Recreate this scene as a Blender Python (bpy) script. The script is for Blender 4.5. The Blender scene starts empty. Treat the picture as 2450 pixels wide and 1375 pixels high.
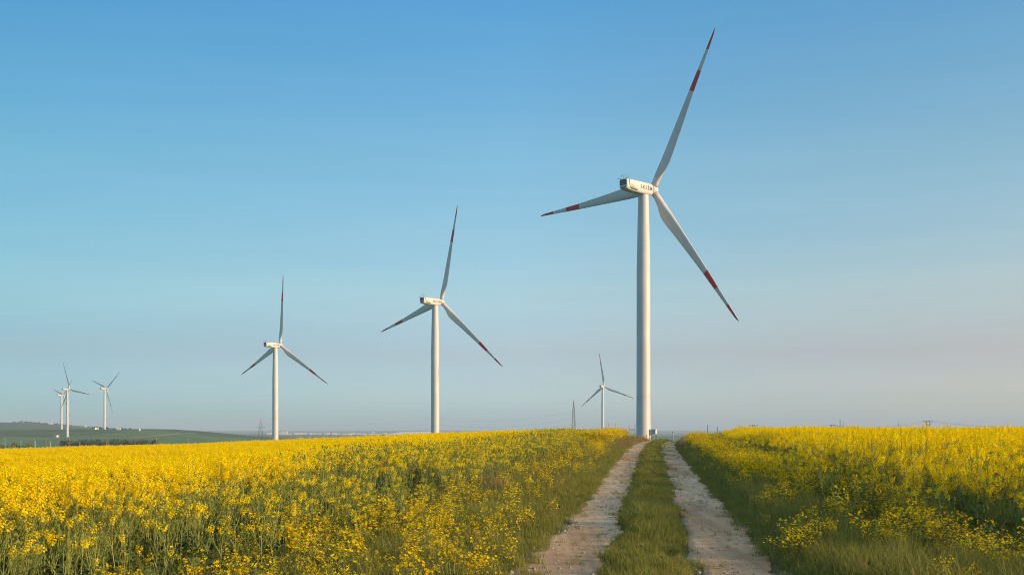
import bpy, bmesh, math, random
import numpy as np
from mathutils import Vector, Matrix

scene = bpy.context.scene
col = scene.collection
R = math.radians
PI = math.pi

# ------------------------------------------------------------------ camera, sky, sun, exposure
F = 2700.0                      # focal length in photograph pixels (2450 wide)
HY, CX = 1030.0, 1225.0         # horizon row and centre column of the photograph
EYE = 1.65
cam_d = bpy.data.cameras.new("camera")
cam = bpy.data.objects.new("camera", cam_d)
col.objects.link(cam)
cam.location = (0, 0, EYE)
cam.rotation_euler = (R(90), 0, 0)
cam_d.sensor_width = 36.0
cam_d.lens = 36.0 * F / 2450.0
cam_d.shift_y = (HY - 687.5) / 2450.0
cam_d.clip_start = 0.1
cam_d.clip_end = 60000
scene.camera = cam

SUN_AZ, SUN_EL = R(108.0), R(12.0)     # clockwise from +Y (the way the camera looks)
SKY_H = [(0.0, (.41, .62, 1.05)), (0.011, (.44, .64, 1.05)), (0.067, (.50, .515, .665)), (0.121, (.63, .675, .69)), (0.227, (.57, .77, .77)), (0.355, (.37, .765, .90)), (0.5, (1.0, 1.14, 1.02)), (0.65, (2.1, 1.6, 1.12))]  # highest stops, out of frame, are brightened beyond natural to lift the shadows
SKY_B = [(-0.41, (.57, .715, .735)), (0.0, (1.0, 1.0, 1.0)), (0.41, (1.15, .965, .90))]
world = bpy.data.worlds.new("World")
scene.world = world
world.use_nodes = True
wn, wl = world.node_tree.nodes, world.node_tree.links
sky = wn.new("ShaderNodeTexSky")
sky.sky_type = 'NISHITA'
sky.sun_disc = False
sky.sun_elevation = SUN_EL
sky.sun_rotation = SUN_AZ
sky.altitude = 200
sky.air_density = 1.0
sky.dust_density = 0.6
sky.ozone_density = 2.0
bg = wn["Background"]
bg.inputs[1].default_value = 0.15
# the evening sky of the photograph is a clearer blue and fades to a cool grey; tint the sky by height above the horizon and by bearing; the unseen upper sky is boosted as added fill light
tcw = wn.new("ShaderNodeTexCoord")
sepw = wn.new("ShaderNodeSeparateXYZ"); wl.new(tcw.outputs["Generated"], sepw.inputs[0])


def sky_ramp(sock, lo, hi, stops):
    mr = wn.new("ShaderNodeMapRange"); mr.inputs[1].default_value = lo; mr.inputs[2].default_value = hi
    wl.new(sock, mr.inputs[0])
    cr = wn.new("ShaderNodeValToRGB")
    while len(cr.color_ramp.elements) > 1: cr.color_ramp.elements.remove(cr.color_ramp.elements[0])
    for i, (p, c) in enumerate(stops):
        e = cr.color_ramp.elements[0] if i == 0 else cr.color_ramp.elements.new((p - lo) / (hi - lo))
        e.position = (p - lo) / (hi - lo); e.color = (*c, 1)
    wl.new(mr.outputs[0], cr.inputs[0])
    return cr.outputs[0]


def vmul(a, b):
    v = wn.new("ShaderNodeVectorMath"); v.operation = 'MULTIPLY'
    wl.new(a, v.inputs[0]); wl.new(b, v.inputs[1]); return v.outputs[0]


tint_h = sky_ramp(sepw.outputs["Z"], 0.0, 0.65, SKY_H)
tint_b = sky_ramp(sepw.outputs["X"], -0.45, 0.45, SKY_B)
# faint long streaks of high thin cloud
mpw = wn.new("ShaderNodeMapping"); mpw.inputs["Scale"].default_value = (1.6, 1.6, 26); mpw.inputs["Rotation"].default_value = (0.0, R(5), 0)
wl.new(tcw.outputs["Generated"], mpw.inputs["Vector"])
nw = wn.new("ShaderNodeTexNoise"); nw.inputs["Scale"].default_value = 2.0; nw.inputs["Detail"].default_value = 5; nw.inputs["Distortion"].default_value = .6
wl.new(mpw.outputs[0], nw.inputs["Vector"])
cl = sky_ramp(nw.outputs["Fac"], 0.0, 1.0, [(0.35, (.975, .985, .99)), (0.7, (1.045, 1.02, 1.01))])
# a breath of warm haze low on the side of the sun
fx = wn.new("ShaderNodeMapRange"); fx.inputs[1].default_value = -.05; fx.inputs[2].default_value = .41; wl.new(sepw.outputs["X"], fx.inputs[0])
fz = wn.new("ShaderNodeMapRange"); fz.inputs[1].default_value = .16; fz.inputs[2].default_value = 0.0; wl.new(sepw.outputs["Z"], fz.inputs[0])
fm = wn.new("ShaderNodeMath"); fm.operation = 'MULTIPLY'; wl.new(fx.outputs[0], fm.inputs[0]); wl.new(fz.outputs[0], fm.inputs[1])
wm = wn.new("ShaderNodeMix"); wm.data_type = 'RGBA'; wm.inputs[6].default_value = (1, 1, 1, 1); wm.inputs[7].default_value = (1.05, .935, .87, 1)
wl.new(fm.outputs[0], wm.inputs[0])
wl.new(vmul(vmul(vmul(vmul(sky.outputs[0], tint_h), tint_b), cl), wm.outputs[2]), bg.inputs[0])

sun_d = bpy.data.lights.new("sun", 'SUN')
sun = bpy.data.objects.new("sun", sun_d)
col.objects.link(sun)
sun_d.energy = 3.2
sun_d.angle = R(0.5)
sun_d.color = (1.0, 0.66, 0.34)
sv = Vector((math.sin(SUN_AZ) * math.cos(SUN_EL), math.cos(SUN_AZ) * math.cos(SUN_EL), math.sin(SUN_EL)))
sun.rotation_euler = sv.to_track_quat('Z', 'Y').to_euler()
sun.location = sv * 300

scene.view_settings.view_transform = 'Standard'
scene.view_settings.look = 'None'
scene.view_settings.exposure = 0.9
scene.view_settings.gamma = 1.0
scene.render.engine = 'CYCLES'
scene.cycles.max_bounces = 6
scene.cycles.transparent_max_bounces = 4
scene.cycles.volume_bounces = 0
scene.cycles.use_denoising = True
scene.cycles.denoiser = 'OPENIMAGEDENOISE'
scene.cycles.denoising_input_passes = 'RGB_ALBEDO_NORMAL'
scene.cycles.denoising_prefilter = 'NONE'
scene.cycles.filter_width = 1.0

# ------------------------------------------------------------------ helpers
rng = np.random.default_rng(7)
rnd = random.Random(11)


def sstep(x, a, b):
    t = np.clip((np.asarray(x, float) - a) / (b - a), 0, 1)
    return t * t * (3 - 2 * t)


def vnoise(x, y, seed=0):
    x = np.asarray(x, float); y = np.asarray(y, float)
    xi = np.floor(x).astype(np.int64); yi = np.floor(y).astype(np.int64)
    fx = x - xi; fy = y - yi
    fx = fx * fx * (3 - 2 * fx); fy = fy * fy * (3 - 2 * fy)

    def h(a, b):
        n = (a * 374761393 + b * 668265263 + seed * 1442695041) & 0x7fffffff
        n = ((n ^ (n >> 13)) * 1274126177) & 0x7fffffff
        return ((n ^ (n >> 16)) & 0xffff) / 65535.0
    return (h(xi, yi) * (1 - fx) + h(xi + 1, yi) * fx) * (1 - fy) + (h(xi, yi + 1) * (1 - fx) + h(xi + 1, yi + 1) * fx) * fy


def fbm(x, y, seed=0, o=3):
    t = 0; a = 0.5; n = 0
    for i in range(o):
        t = t + a * vnoise(x * 2 ** i, y * 2 ** i, seed + i * 17); n += a; a *= 0.5
    return t / n


class MB:
    """collects faces of one mesh"""
    def __init__(s):
        s.v = []; s.f = []; s.m = []

    def add(s, vs, fs, mi=0):
        b = len(s.v)
        s.v += [tuple(p) for p in vs]
        s.f += [tuple(i + b for i in f) for f in fs]
        s.m += [mi] * len(fs)

    def box(s, c, h, mi=0, rot=None):
        vs = [Vector((x * h[0], y * h[1], z * h[2])) for x in (-1, 1) for y in (-1, 1) for z in (-1, 1)]
        if rot is not None:
            vs = [rot @ v for v in vs]
        vs = [v + Vector(c) for v in vs]
        s.add(vs, [(0, 1, 3, 2), (4, 6, 7, 5), (0, 4, 5, 1), (2, 3, 7, 6), (0, 2, 6, 4), (1, 5, 7, 3)], mi)

    def bar(s, a, b, w, mi=0, n=4, w2=None):
        a = Vector(a); b = Vector(b); d = (b - a)
        if d.length < 1e-6: return
        d.normalize()
        u = d.cross(Vector((0, 0, 1)) if abs(d.z) < .9 else Vector((1, 0, 0))).normalized(); v = d.cross(u)
        w2 = w if w2 is None else w2
        ring = []
        for p, ww in ((a, w), (b, w2)):
            for k in range(n):
                t = 2 * PI * (k + .5) / n
                ring.append(p + (u * math.cos(t) + v * math.sin(t)) * ww)
        fs = [(k, (k + 1) % n, n + (k + 1) % n, n + k) for k in range(n)]
        fs += [tuple(range(n - 1, -1, -1)), tuple(range(n, 2 * n))]
        s.add(ring, fs, mi)

    def tube(s, pts, rad, mi=0, n=3):
        pts = [Vector(p) for p in pts]; vs = []; fs = []
        for i, p in enumerate(pts):
            d = (pts[min(i + 1, len(pts) - 1)] - pts[max(i - 1, 0)]).normalized()
            u = d.cross(Vector((0, 0, 1)) if abs(d.z) < .9 else Vector((1, 0, 0))).normalized(); v = d.cross(u)
            r = rad[i] if hasattr(rad, '__len__') else rad
            for k in range(n):
                t = 2 * PI * k / n
                vs.append(p + (u * math.cos(t) + v * math.sin(t)) * r)
        for i in range(len(pts) - 1):
            for k in range(n):
                fs.append((i * n + k, i * n + (k + 1) % n, (i + 1) * n + (k + 1) % n, (i + 1) * n + k))
        s.add(vs, fs, mi)

    def loft(s, rings, mi=0, cap=True):
        n = len(rings[0]); vs = [p for r in rings for p in r]; fs = []
        for i in range(len(rings) - 1):
            for k in range(n):
                fs.append((i * n + k, i * n + (k + 1) % n, (i + 1) * n + (k + 1) % n, (i + 1) * n + k))
        if cap:
            fs.append(tuple(range(n - 1, -1, -1)))
            fs.append(tuple(range((len(rings) - 1) * n, len(rings) * n)))
        s.add(vs, fs, mi)

    def mesh(s, name, mats, smooth=False):
        me = bpy.data.meshes.new(name)
        me.from_pydata(s.v, [], s.f)
        for m in (mats if isinstance(mats, (list, tuple)) else [mats]):
            me.materials.append(m)
        if s.m:
            me.polygons.foreach_set("material_index", s.m)
        if smooth:
            me.polygons.foreach_set("use_smooth", [True] * len(s.f))
            if smooth != 'all':
                me.set_sharp_from_angle(angle=R(38))
        me.update()
        return me


def link(name, me, parent=None, loc=None):
    o = bpy.data.objects.new(name, me)
    col.objects.link(o)
    if parent is not None:
        o.parent = parent
    if loc is not None:
        o.location = loc
    return o


def tag(o, label=None, cat=None, group=None, kind=None):
    if label: o["label"] = label
    if cat: o["category"] = cat
    if group: o["group"] = group
    if kind: o["kind"] = kind
    return o


def empty(name, loc, rz=0.0):
    o = bpy.data.objects.new(name, None)
    col.objects.link(o)
    o.location = loc
    o.rotation_euler = (0, 0, rz)
    o.empty_display_size = 0.5
    return o


# ------------------------------------------------------------------ materials
def new_mat(name):
    m = bpy.data.materials.new(name)
    m.use_nodes = True
    return m, m.node_tree.nodes, m.node_tree.links


def mat_noise(name, c1, c2, scale=4.0, rough=0.8, detail=4.0, spec=0.3, bump=0.0, coords='Object', metal=0.0):
    m, n, l = new_mat(name)
    b = n["Principled BSDF"]
    b.inputs["Roughness"].default_value = rough
    b.inputs["Specular IOR Level"].default_value = spec
    b.inputs["Metallic"].default_value = metal
    tc = n.new("ShaderNodeTexCoord")
    tx = n.new("ShaderNodeTexNoise")
    tx.inputs["Scale"].default_value = scale
    tx.inputs["Detail"].default_value = detail
    l.new(tc.outputs[coords], tx.inputs["Vector"])
    mx = n.new("ShaderNodeMix"); mx.data_type = 'RGBA'
    ramp = n.new("ShaderNodeMapRange")
    ramp.inputs[1].default_value = 0.32; ramp.inputs[2].default_value = 0.68
    l.new(tx.outputs["Fac"], ramp.inputs[0])
    l.new(ramp.outputs[0], mx.inputs[0])
    mx.inputs[6].default_value = (*c1, 1); mx.inputs[7].default_value = (*c2, 1)
    l.new(mx.outputs[2], b.inputs["Base Color"])
    if bump:
        bp = n.new("ShaderNodeBump"); bp.inputs["Distance"].default_value = bump
        l.new(tx.outputs["Fac"], bp.inputs["Height"]); l.new(bp.outputs[0], b.inputs["Normal"])
    return m


def mat_leafy(name, c1, c2, trans=0.35, rough=0.6, tcol=None, spec=0.12):
    """thin plant tissue: diffuse-ish front plus light passing through; colour varies per plant"""
    m, n, l = new_mat(name)
    b = n["Principled BSDF"]
    b.inputs["Roughness"].default_value = rough
    b.inputs["Specular IOR Level"].default_value = spec
    oi = n.new("ShaderNodeObjectInfo")
    mx = n.new("ShaderNodeMix"); mx.data_type = 'RGBA'
    mx.inputs[6].default_value = (*c1, 1); mx.inputs[7].default_value = (*c2, 1)
    l.new(oi.outputs["Random"], mx.inputs[0])
    l.new(mx.outputs[2], b.inputs["Base Color"])
    tr = n.new("ShaderNodeBsdfTranslucent")
    if tcol: tr.inputs["Color"].default_value = (*tcol, 1)
    else: l.new(mx.outputs[2], tr.inputs["Color"])
    ms = n.new("ShaderNodeMixShader"); ms.inputs[0].default_value = trans
    out = n["Material Output"]
    l.new(b.outputs[0], ms.inputs[1]); l.new(tr.outputs[0], ms.inputs[2]); l.new(ms.outputs[0], out.inputs["Surface"])
    return m


def mat_paint(name, c):
    m, n, l = new_mat(name)
    b = n["Principled BSDF"]; b.inputs["Roughness"].default_value = .45; b.inputs["Specular IOR Level"].default_value = .3
    tc = n.new("ShaderNodeTexCoord")

    def layer(scale, st, lo, hi, a, b_):
        mp = n.new("ShaderNodeMapping"); mp.inputs["Scale"].default_value = st; l.new(tc.outputs["Object"], mp.inputs["Vector"])
        t = n.new("ShaderNodeTexNoise"); t.inputs["Scale"].default_value = scale; t.inputs["Detail"].default_value = 5; l.new(mp.outputs[0], t.inputs["Vector"])
        r = n.new("ShaderNodeMapRange"); r.inputs[1].default_value = lo; r.inputs[2].default_value = hi; r.inputs[3].default_value = a; r.inputs[4].default_value = b_
        l.new(t.outputs["Fac"], r.inputs[0]); return r.outputs[0]
    x = layer(1.2, (1, 1, .06), .35, .7, 1.05, .90)          # rain streaks
    y = layer(.25, (1, 1, 1), .3, .7, .95, 1.05)             # weathering in broad patches
    z = layer(1.6, (1, 1, .6), .735, .76, 1.0, .35)          # a few oil and dirt specks
    for k in (y, z):
        mm = n.new("ShaderNodeMath"); mm.operation = 'MULTIPLY'; l.new(x, mm.inputs[0]); l.new(k, mm.inputs[1]); x = mm.outputs[0]
    v = n.new("ShaderNodeVectorMath"); v.operation = 'SCALE'; v.inputs[0].default_value = c; l.new(x, v.inputs["Scale"])
    l.new(v.outputs[0], b.inputs["Base Color"])
    return m


M = {}
M['white'] = mat_paint('turbine_white_paint', (0.555, 0.565, 0.58))
M['blade'] = mat_noise('blade_white_paint', (0.54, 0.545, 0.545), (0.60, 0.605, 0.61), 0.3, 0.45, 5, 0.3)
M['red'] = mat_noise('blade_red_paint', (0.50, 0.05, 0.05), (0.58, 0.065, 0.065), 0.8, 0.5, 3, 0.3)
M['tip'] = mat_noise('blade_tip_grey', (0.10, 0.09, 0.09), (0.14, 0.13, 0.13), 1, 0.6)
M['dark'] = mat_noise('dark_recess', (0.03, 0.035, 0.04), (0.05, 0.055, 0.06), 2, 0.7)
M['grey'] = mat_noise('grey_plastic', (0.38, 0.39, 0.40), (0.46, 0.47, 0.48), 2, 0.6)
M['letter'] = mat_noise('letter_grey', (0.10, 0.10, 0.12), (0.13, 0.13, 0.15), 2, 0.6)
M['emblem'] = mat_noise('emblem_bronze', (0.32, 0.22, 0.11), (0.40, 0.28, 0.14), 2, 0.5)
M['steel'] = mat_noise('galvanised_steel', (0.07, 0.08, 0.09), (0.12, 0.13, 0.14), 1, 0.6, 3, 0.4)
M['pylon_red'] = mat_noise('pylon_red_paint', (0.36, 0.16, 0.12), (0.44, 0.20, 0.15), 1, 0.7)
M['pylon_white'] = mat_noise('pylon_white_paint', (0.6, 0.6, 0.58), (0.7, 0.7, 0.68), 1, 0.7)
M['concrete_pole'] = mat_noise('concrete_pole', (0.34, 0.31, 0.27), (0.44, 0.40, 0.35), 1, 0.85)
M['wood_pole'] = mat_noise('wood_pole', (0.07, 0.055, 0.045), (0.13, 0.10, 0.08), 3, 0.85)
M['wire'] = mat_noise('wire', (0.12, 0.13, 0.14), (0.16, 0.17, 0.18), 1, 0.6)
M['render_white'] = mat_noise('white_wall', (0.66, 0.64, 0.60), (0.76, 0.74, 0.70), 0.4, 0.85)
M['render_cream'] = mat_noise('cream_wall', (0.55, 0.48, 0.40), (0.66, 0.58, 0.48), 0.4, 0.85)
M['roof_red'] = mat_noise('tile_roof', (0.30, 0.12, 0.07), (0.40, 0.17, 0.10), 1.5, 0.85)
M['glass_dark'] = mat_noise('window_glass', (0.04, 0.05, 0.06), (0.07, 0.08, 0.09), 1, 0.25, spec=0.6)
M['sheet_roof'] = mat_noise('pale_sheet_roof', (0.62, 0.60, 0.56), (0.74, 0.72, 0.68), 0.6, 0.6)
M['petal'] = mat_leafy('rape_petal', (0.94, 0.66, 0.003), (0.96, 0.77, 0.008), 0.38, 0.8, spec=0.02)
M['petal_weed'] = mat_leafy('weed_petal', (0.94, 0.63, 0.004), (0.96, 0.75, 0.012), 0.38, 0.8, spec=0.02)
M['stem'] = mat_leafy('rape_stem', (0.23, 0.27, 0.075), (0.32, 0.35, 0.11), 0.15, 0.6)
M['leaf'] = mat_leafy('rape_leaf', (0.095, 0.15, 0.045), (0.145, 0.20, 0.06), 0.3, 0.55)
M['pod'] = mat_leafy('rape_pod', (0.22, 0.27, 0.05), (0.32, 0.36, 0.07), 0.25, 0.6)
M['grass'] = mat_leafy('grass_blade', (0.165, 0.19, 0.03), (0.32, 0.31, 0.07), 0.4, 0.6)
M['grass_dry'] = mat_leafy('dry_grass', (0.28, 0.21, 0.09), (0.38, 0.29, 0.14), 0.3, 0.7)
M['weed_stem'] = mat_leafy('weed_stem', (0.16, 0.20, 0.05), (0.26, 0.28, 0.08), 0.2, 0.6)
M['dry_stem'] = mat_leafy('dry_stem', (0.24, 0.16, 0.095), (0.34, 0.23, 0.14), 0.1, 0.8)
M['tree_leaf'] = mat_leafy('tree_leaf', (0.05, 0.08, 0.04), (0.08, 0.115, 0.05), 0.25, 0.7)
M['tree_brown'] = mat_leafy('tree_bare', (0.10, 0.075, 0.05), (0.14, 0.10, 0.06), 0.2, 0.8)
M['bark'] = mat_noise('bark', (0.06, 0.045, 0.035), (0.11, 0.085, 0.065), 4, 0.9)
M['stone'] = mat_noise('gravel_stone', (0.30, 0.25, 0.20), (0.46, 0.40, 0.33), 30, 0.85, coords='Object')


def ground_material():
    m, n, l = new_mat('ground_soil_and_fields')
    b = n["Principled BSDF"]
    b.inputs["Roughness"].default_value = 0.95
    b.inputs["Specular IOR Level"].default_value = 0.1
    geo = n.new("ShaderNodeNewGeometry")
    sep = n.new("ShaderNodeSeparateXYZ"); l.new(geo.outputs["Position"], sep.inputs[0])
    # near: brown green soil under the plants
    tx = n.new("ShaderNodeTexNoise"); tx.inputs["Scale"].default_value = 1.7; tx.inputs["Detail"].default_value = 8
    l.new(geo.outputs["Position"], tx.inputs["Vector"])
    near = n.new("ShaderNodeValToRGB")
    near.color_ramp.elements[0].position = 0.3; near.color_ramp.elements[0].color = (0.085, 0.08, 0.035, 1)
    near.color_ramp.elements[1].position = 0.7; near.color_ramp.elements[1].color = (0.16, 0.13, 0.075, 1)
    l.new(tx.outputs["Fac"], near.inputs[0])
    # far: patchwork of green and brown fields
    mp = n.new("ShaderNodeMapping"); mp.inputs["Scale"].default_value = (1 / 420, 1 / 650, 0)
    mp.inputs["Rotation"].default_value = (0, 0, 0.3)
    l.new(geo.outputs["Position"], mp.inputs["Vector"])
    vo = n.new("ShaderNodeTexVoronoi"); vo.distance = 'CHEBYCHEV'
    vo.inputs["Scale"].default_value = 1.0; vo.inputs["Randomness"].default_value = 0.8
    l.new(mp.outputs[0], vo.inputs["Vector"])
    sc = n.new("ShaderNodeSeparateColor"); l.new(vo.outputs["Color"], sc.inputs[0])
    far = n.new("ShaderNodeValToRGB"); far.color_ramp.interpolation = 'CONSTANT'
    cr = far.color_ramp
    cr.elements[0].position = 0.0; cr.elements[0].color = (0.10, 0.185, 0.055, 1)
    cr.elements[1].position = 0.3; cr.elements[1].color = (0.125, 0.21, 0.06, 1)
    for p, c in ((0.55, (0.08, 0.12, 0.05, 1)), (0.76, (0.12, 0.15, 0.06, 1)), (0.90, (0.20, 0.17, 0.11, 1))):
        e = cr.elements.new(p); e.color = c
    l.new(sc.outputs[0], far.inputs[0])
    t2 = n.new("ShaderNodeTexNoise"); t2.inputs["Scale"].default_value = 0.012; t2.inputs["Detail"].default_value = 6
    l.new(geo.outputs["Position"], t2.inputs["Vector"])
    mr2 = n.new("ShaderNodeMapRange"); mr2.inputs[1].default_value = .3; mr2.inputs[2].default_value = .7
    mr2.inputs[3].default_value = .75; mr2.inputs[4].default_value = 1.25
    l.new(t2.outputs["Fac"], mr2.inputs[0])
    mul = n.new("ShaderNodeVectorMath"); mul.operation = 'SCALE'
    l.new(far.outputs[0], mul.inputs[0]); l.new(mr2.outputs[0], mul.inputs["Scale"])
    mr = n.new("ShaderNodeMapRange"); mr.inputs[1].default_value = 150; mr.inputs[2].default_value = 260
    l.new(sep.outputs["Y"], mr.inputs[0])
    mx = n.new("ShaderNodeMix"); mx.data_type = 'RGBA'
    l.new(mr.outputs[0], mx.inputs[0]); l.new(near.outputs[0], mx.inputs[6]); l.new(mul.outputs[0], mx.inputs[7])
    l.new(mx.outputs[2], b.inputs["Base Color"])
    t3 = n.new("ShaderNodeTexNoise"); t3.inputs["Scale"].default_value = 1.4; t3.inputs["Detail"].default_value = 3
    l.new(geo.outputs["Position"], t3.inputs["Vector"])
    bp = n.new("ShaderNodeBump"); bp.inputs["Distance"].default_value = .6; l.new(mr.outputs[0], bp.inputs["Strength"])
    l.new(t3.outputs["Fac"], bp.inputs["Height"]); l.new(bp.outputs[0], b.inputs["Normal"])
    return m


def track_material():
    m, n, l = new_mat('dirt_track_gravel')
    b = n["Principled BSDF"]
    b.inputs["Roughness"].default_value = 0.95
    b.inputs["Specular IOR Level"].default_value = 0.15
    geo = n.new("ShaderNodeNewGeometry")

    def noise(sc, det, st=(1, 1, 1), rz=0):
        mp = n.new("ShaderNodeMapping"); mp.inputs["Scale"].default_value = st; mp.inputs["Rotation"].default_value = (0, 0, rz)
        l.new(geo.outputs["Position"], mp.inputs["Vector"])
        t = n.new("ShaderNodeTexNoise"); t.inputs["Scale"].default_value = sc; t.inputs["Detail"].default_value = det
        l.new(mp.outputs[0], t.inputs["Vector"]); return t
    a = noise(0.6, 6, (1.4, .3, 1)); c = noise(60, 5); d = noise(5, 6, (2.2, .03, 1), R(7.1))
    r1 = n.new("ShaderNodeValToRGB")
    r1.color_ramp.elements[0].position = .32; r1.color_ramp.elements[0].color = (0.40, 0.24, 0.13, 1)
    e = r1.color_ramp.elements.new(.52); e.color = (0.60, 0.405, 0.245, 1)
    r1.color_ramp.elements[-1].position = .72; r1.color_ramp.elements[-1].color = (0.71, 0.54, 0.37, 1); 
    l.new(a.outputs["Fac"], r1.inputs[0])
    r2 = n.new("ShaderNodeMapRange"); r2.inputs[1].default_value = .3; r2.inputs[2].default_value = .7
    r2.inputs[3].default_value = .72; r2.inputs[4].default_value = 1.22
    l.new(c.outputs["Fac"], r2.inputs[0])
    r3 = n.new("ShaderNodeMapRange"); r3.inputs[1].default_value = .3; r3.inputs[2].default_value = .72
    r3.inputs[3].default_value = .78; r3.inputs[4].default_value = 1.10
    l.new(d.outputs["Fac"], r3.inputs[0])
    mm = n.new("ShaderNodeMath"); mm.operation = 'MULTIPLY'
    l.new(r2.outputs[0], mm.inputs[0]); l.new(r3.outputs[0], mm.inputs[1])
    mul = n.new("ShaderNodeVectorMath"); mul.operation = 'SCALE'
    l.new(r1.outputs[0], mul.inputs[0]); l.new(mm.outputs[0], mul.inputs["Scale"])
    l.new(mul.outputs[0], b.inputs["Base Color"])
    ad = n.new("ShaderNodeMath"); ad.operation = 'ADD'
    l.new(c.outputs["Fac"], ad.inputs[0]); l.new(d.outputs["Fac"], ad.inputs[1])
    bp = n.new("ShaderNodeBump"); bp.inputs["Distance"].default_value = 0.006; bp.inputs["Strength"].default_value = 0.4
    l.new(c.outputs["Fac"], bp.inputs["Height"]); l.new(bp.outputs[0], b.inputs["Normal"])
    return m


M['ground'] = ground_material()
M['track'] = track_material()
M['far_path'] = mat_noise('far_dirt_path', (0.30, 0.22, 0.14), (0.38, 0.29, 0.19), 0.1, 0.95, coords='Object')


# ------------------------------------------------------------------ terrain
def xc(y):
    y = np.asarray(y, float)
    e = np.clip(y - 55, 0, 45)
    return 0.124 * y + 0.0007 * e * e + 0.063 * np.clip(y - 100, 0, 60)


def ground_z(x, y):
    x = np.asarray(x, float); y = np.asarray(y, float)
    s = x - xc(np.clip(y, -20, 200))
    u = (y - 92) / 6.0
    sp = np.where(u > 30, u, np.log1p(np.exp(np.clip(u, -40, 30)))) * 6.0
    z = -1.68 + 0.0108 * y - 0.043 * sp
    # smooth floor of the plain
    pl = -20.0
    z = pl + 2.0 * np.log1p(np.exp(np.clip((z - pl) / 2.0, -40, 40)))
    left = np.clip(-s - 3.0, 0, None)
    z = z - 0.056 * 55 * (1 - np.exp(-left / 55.0)) * (1 - sstep(y, 250, 700))
    z = z - (0.12 * sstep(s, 2.5, 4.5) + 0.30 * sstep(s, 4, 13) * sstep(y, 24, 60)) * (1 - sstep(y, 250, 700)) + .02 * sstep(s, 7, 13) * (1 - sstep(y, 25, 50))
    # shape of the track: two worn ruts, a low hump between, banked verges
    near = 1 - sstep(y, 100, 130)
    z = z + near * (0.05 * np.exp(-((s + 0.05) / 0.32) ** 2) + 0.10 * sstep(np.abs(s), 1.35, 2.1))
    z = z + near * 0.05 * (fbm(x * .35, y * .35, 5) - .5) + near * .02 * (fbm(x * 2.3, y * 1.3, 9) - .5)
    # far hills on the left and swells towards the horizon
    g = lambda ax, ay, sx, sy, A: A * np.exp(-0.5 * (((x - ax) / sx) ** 2 + ((y - ay) / sy) ** 2))
    brow = 23.5 * np.exp(-.5 * ((np.clip(x + 654, 0, None) / 131) ** 2 + (np.clip(-654 - x, 0, None) / 750) ** 2 + ((y - 2060) / 211) ** 2))
    z = z + np.maximum(brow, g(-1560, 3300, 355, 420, 46.3))
    dist = np.hypot(x, y)
    z = z + sstep(dist, 9000, 12500) * (14 + 16 * fbm(x / 2600, y / 2600, 3)) + sstep(dist, 1500, 4000) * 5 * (fbm(x / 900, y / 900, 8) - .5)
    return z + EYE


def at(px, py, d):
    return Vector(((px - CX) / F * d, d, EYE + (HY - py) / F * d))


def ground_hit(px, py, d0=200.0, d1=9000.0):
    d = np.geomspace(d0, d1, 6000)
    x = (px - CX) / F * d; z = EYE + (HY - py) / F * d
    k = np.nonzero(z <= ground_z(x, d))[0]
    i = k[0] if len(k) else len(d) - 1
    return float(x[i]), float(d[i])


def axis_lines(stops):
    out = [stops[0][0]]
    for (a, _), (b, st) in zip(stops[:-1], stops[1:]):
        n = max(1, int(round((b - a) / st)))
        out += list(np.linspace(a, b, n + 1)[1:])
    return np.array(out)


yl = axis_lines([(-1500, 0), (-300, 300), (-40, 65), (0, 8), (8, 1.0), (50, 0.4), (125, 0.6), (200, 3)])
g = [yl[-1]]
while g[-1] < 14000: g.append(g[-1] * 1.035)
yl = np.concatenate([yl, np.array(g[1:])])
sl = axis_lines([(0, 0), (2.4, 0.12), (8, 0.4), (40, 1.3), (80, 4)])
g = [sl[-1]]
while g[-1] < 15000: g.append(g[-1] * 1.07)
sl = np.concatenate([sl, np.array(g[1:])])
sl = np.concatenate([-sl[:0:-1], sl])


def grid_object(name, mat, yl, sl, off=0.0, edge=None):
    YY, SS = np.meshgrid(yl, sl, indexing='ij')
    if edge is not None:
        SS = edge(YY, SS)
    XX = xc(np.clip(YY, -20, 200)) + SS
    ZZ = ground_z(XX, YY) + off
    co = np.stack([XX, YY, ZZ], -1).reshape(-1, 3)
    ny, ns = len(yl), len(sl)
    i = np.arange(ny - 1)[:, None] * ns + np.arange(ns - 1)[None]
    q = np.stack([i, i + 1, i + 1 + ns, i + ns], -1).reshape(-1, 4)
    me = bpy.data.meshes.new(name)
    me.from_pydata(co.tolist(), [], q.tolist())
    me.polygons.foreach_set("use_smooth", [True] * len(q))
    me.materials.append(mat)
    me.update()
    return link(name, me)


tag(grid_object('ground', M['ground'], yl, sl), kind='structure')


def rut(name, sa, sb, seed):
    y = axis_lines([(3, 0), (60, 0.12), (104, 0.25)])
    t = np.array([0, .03, .14, .28, .42, .56, .72, .86, .97, 1.0]); lift = np.where((t == 0) | (t == 1), -.03, .022)[None, :]

    def edge(YY, SS):
        y1 = YY[:, 0]
        wob = lambda k: 0.30 * (fbm(y1 * .4, y1 * 0 + k, seed, 2) - .5) + 0.30 * (fbm(y1 * 2.6, y1 * 0 + k, seed + 5, 3) - .5)
        a = sa + wob(1.3) - 0.02; b = sb + wob(7.7)
        return a[:, None] * (1 - t[None]) + b[:, None] * t[None]
    tag(grid_object(name, M['track'], y, t, lift, edge), kind='structure')


rut('dirt_track', -1.42, -0.52, 3)
rut('dirt_track', 0.43, 1.37, 31)


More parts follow.
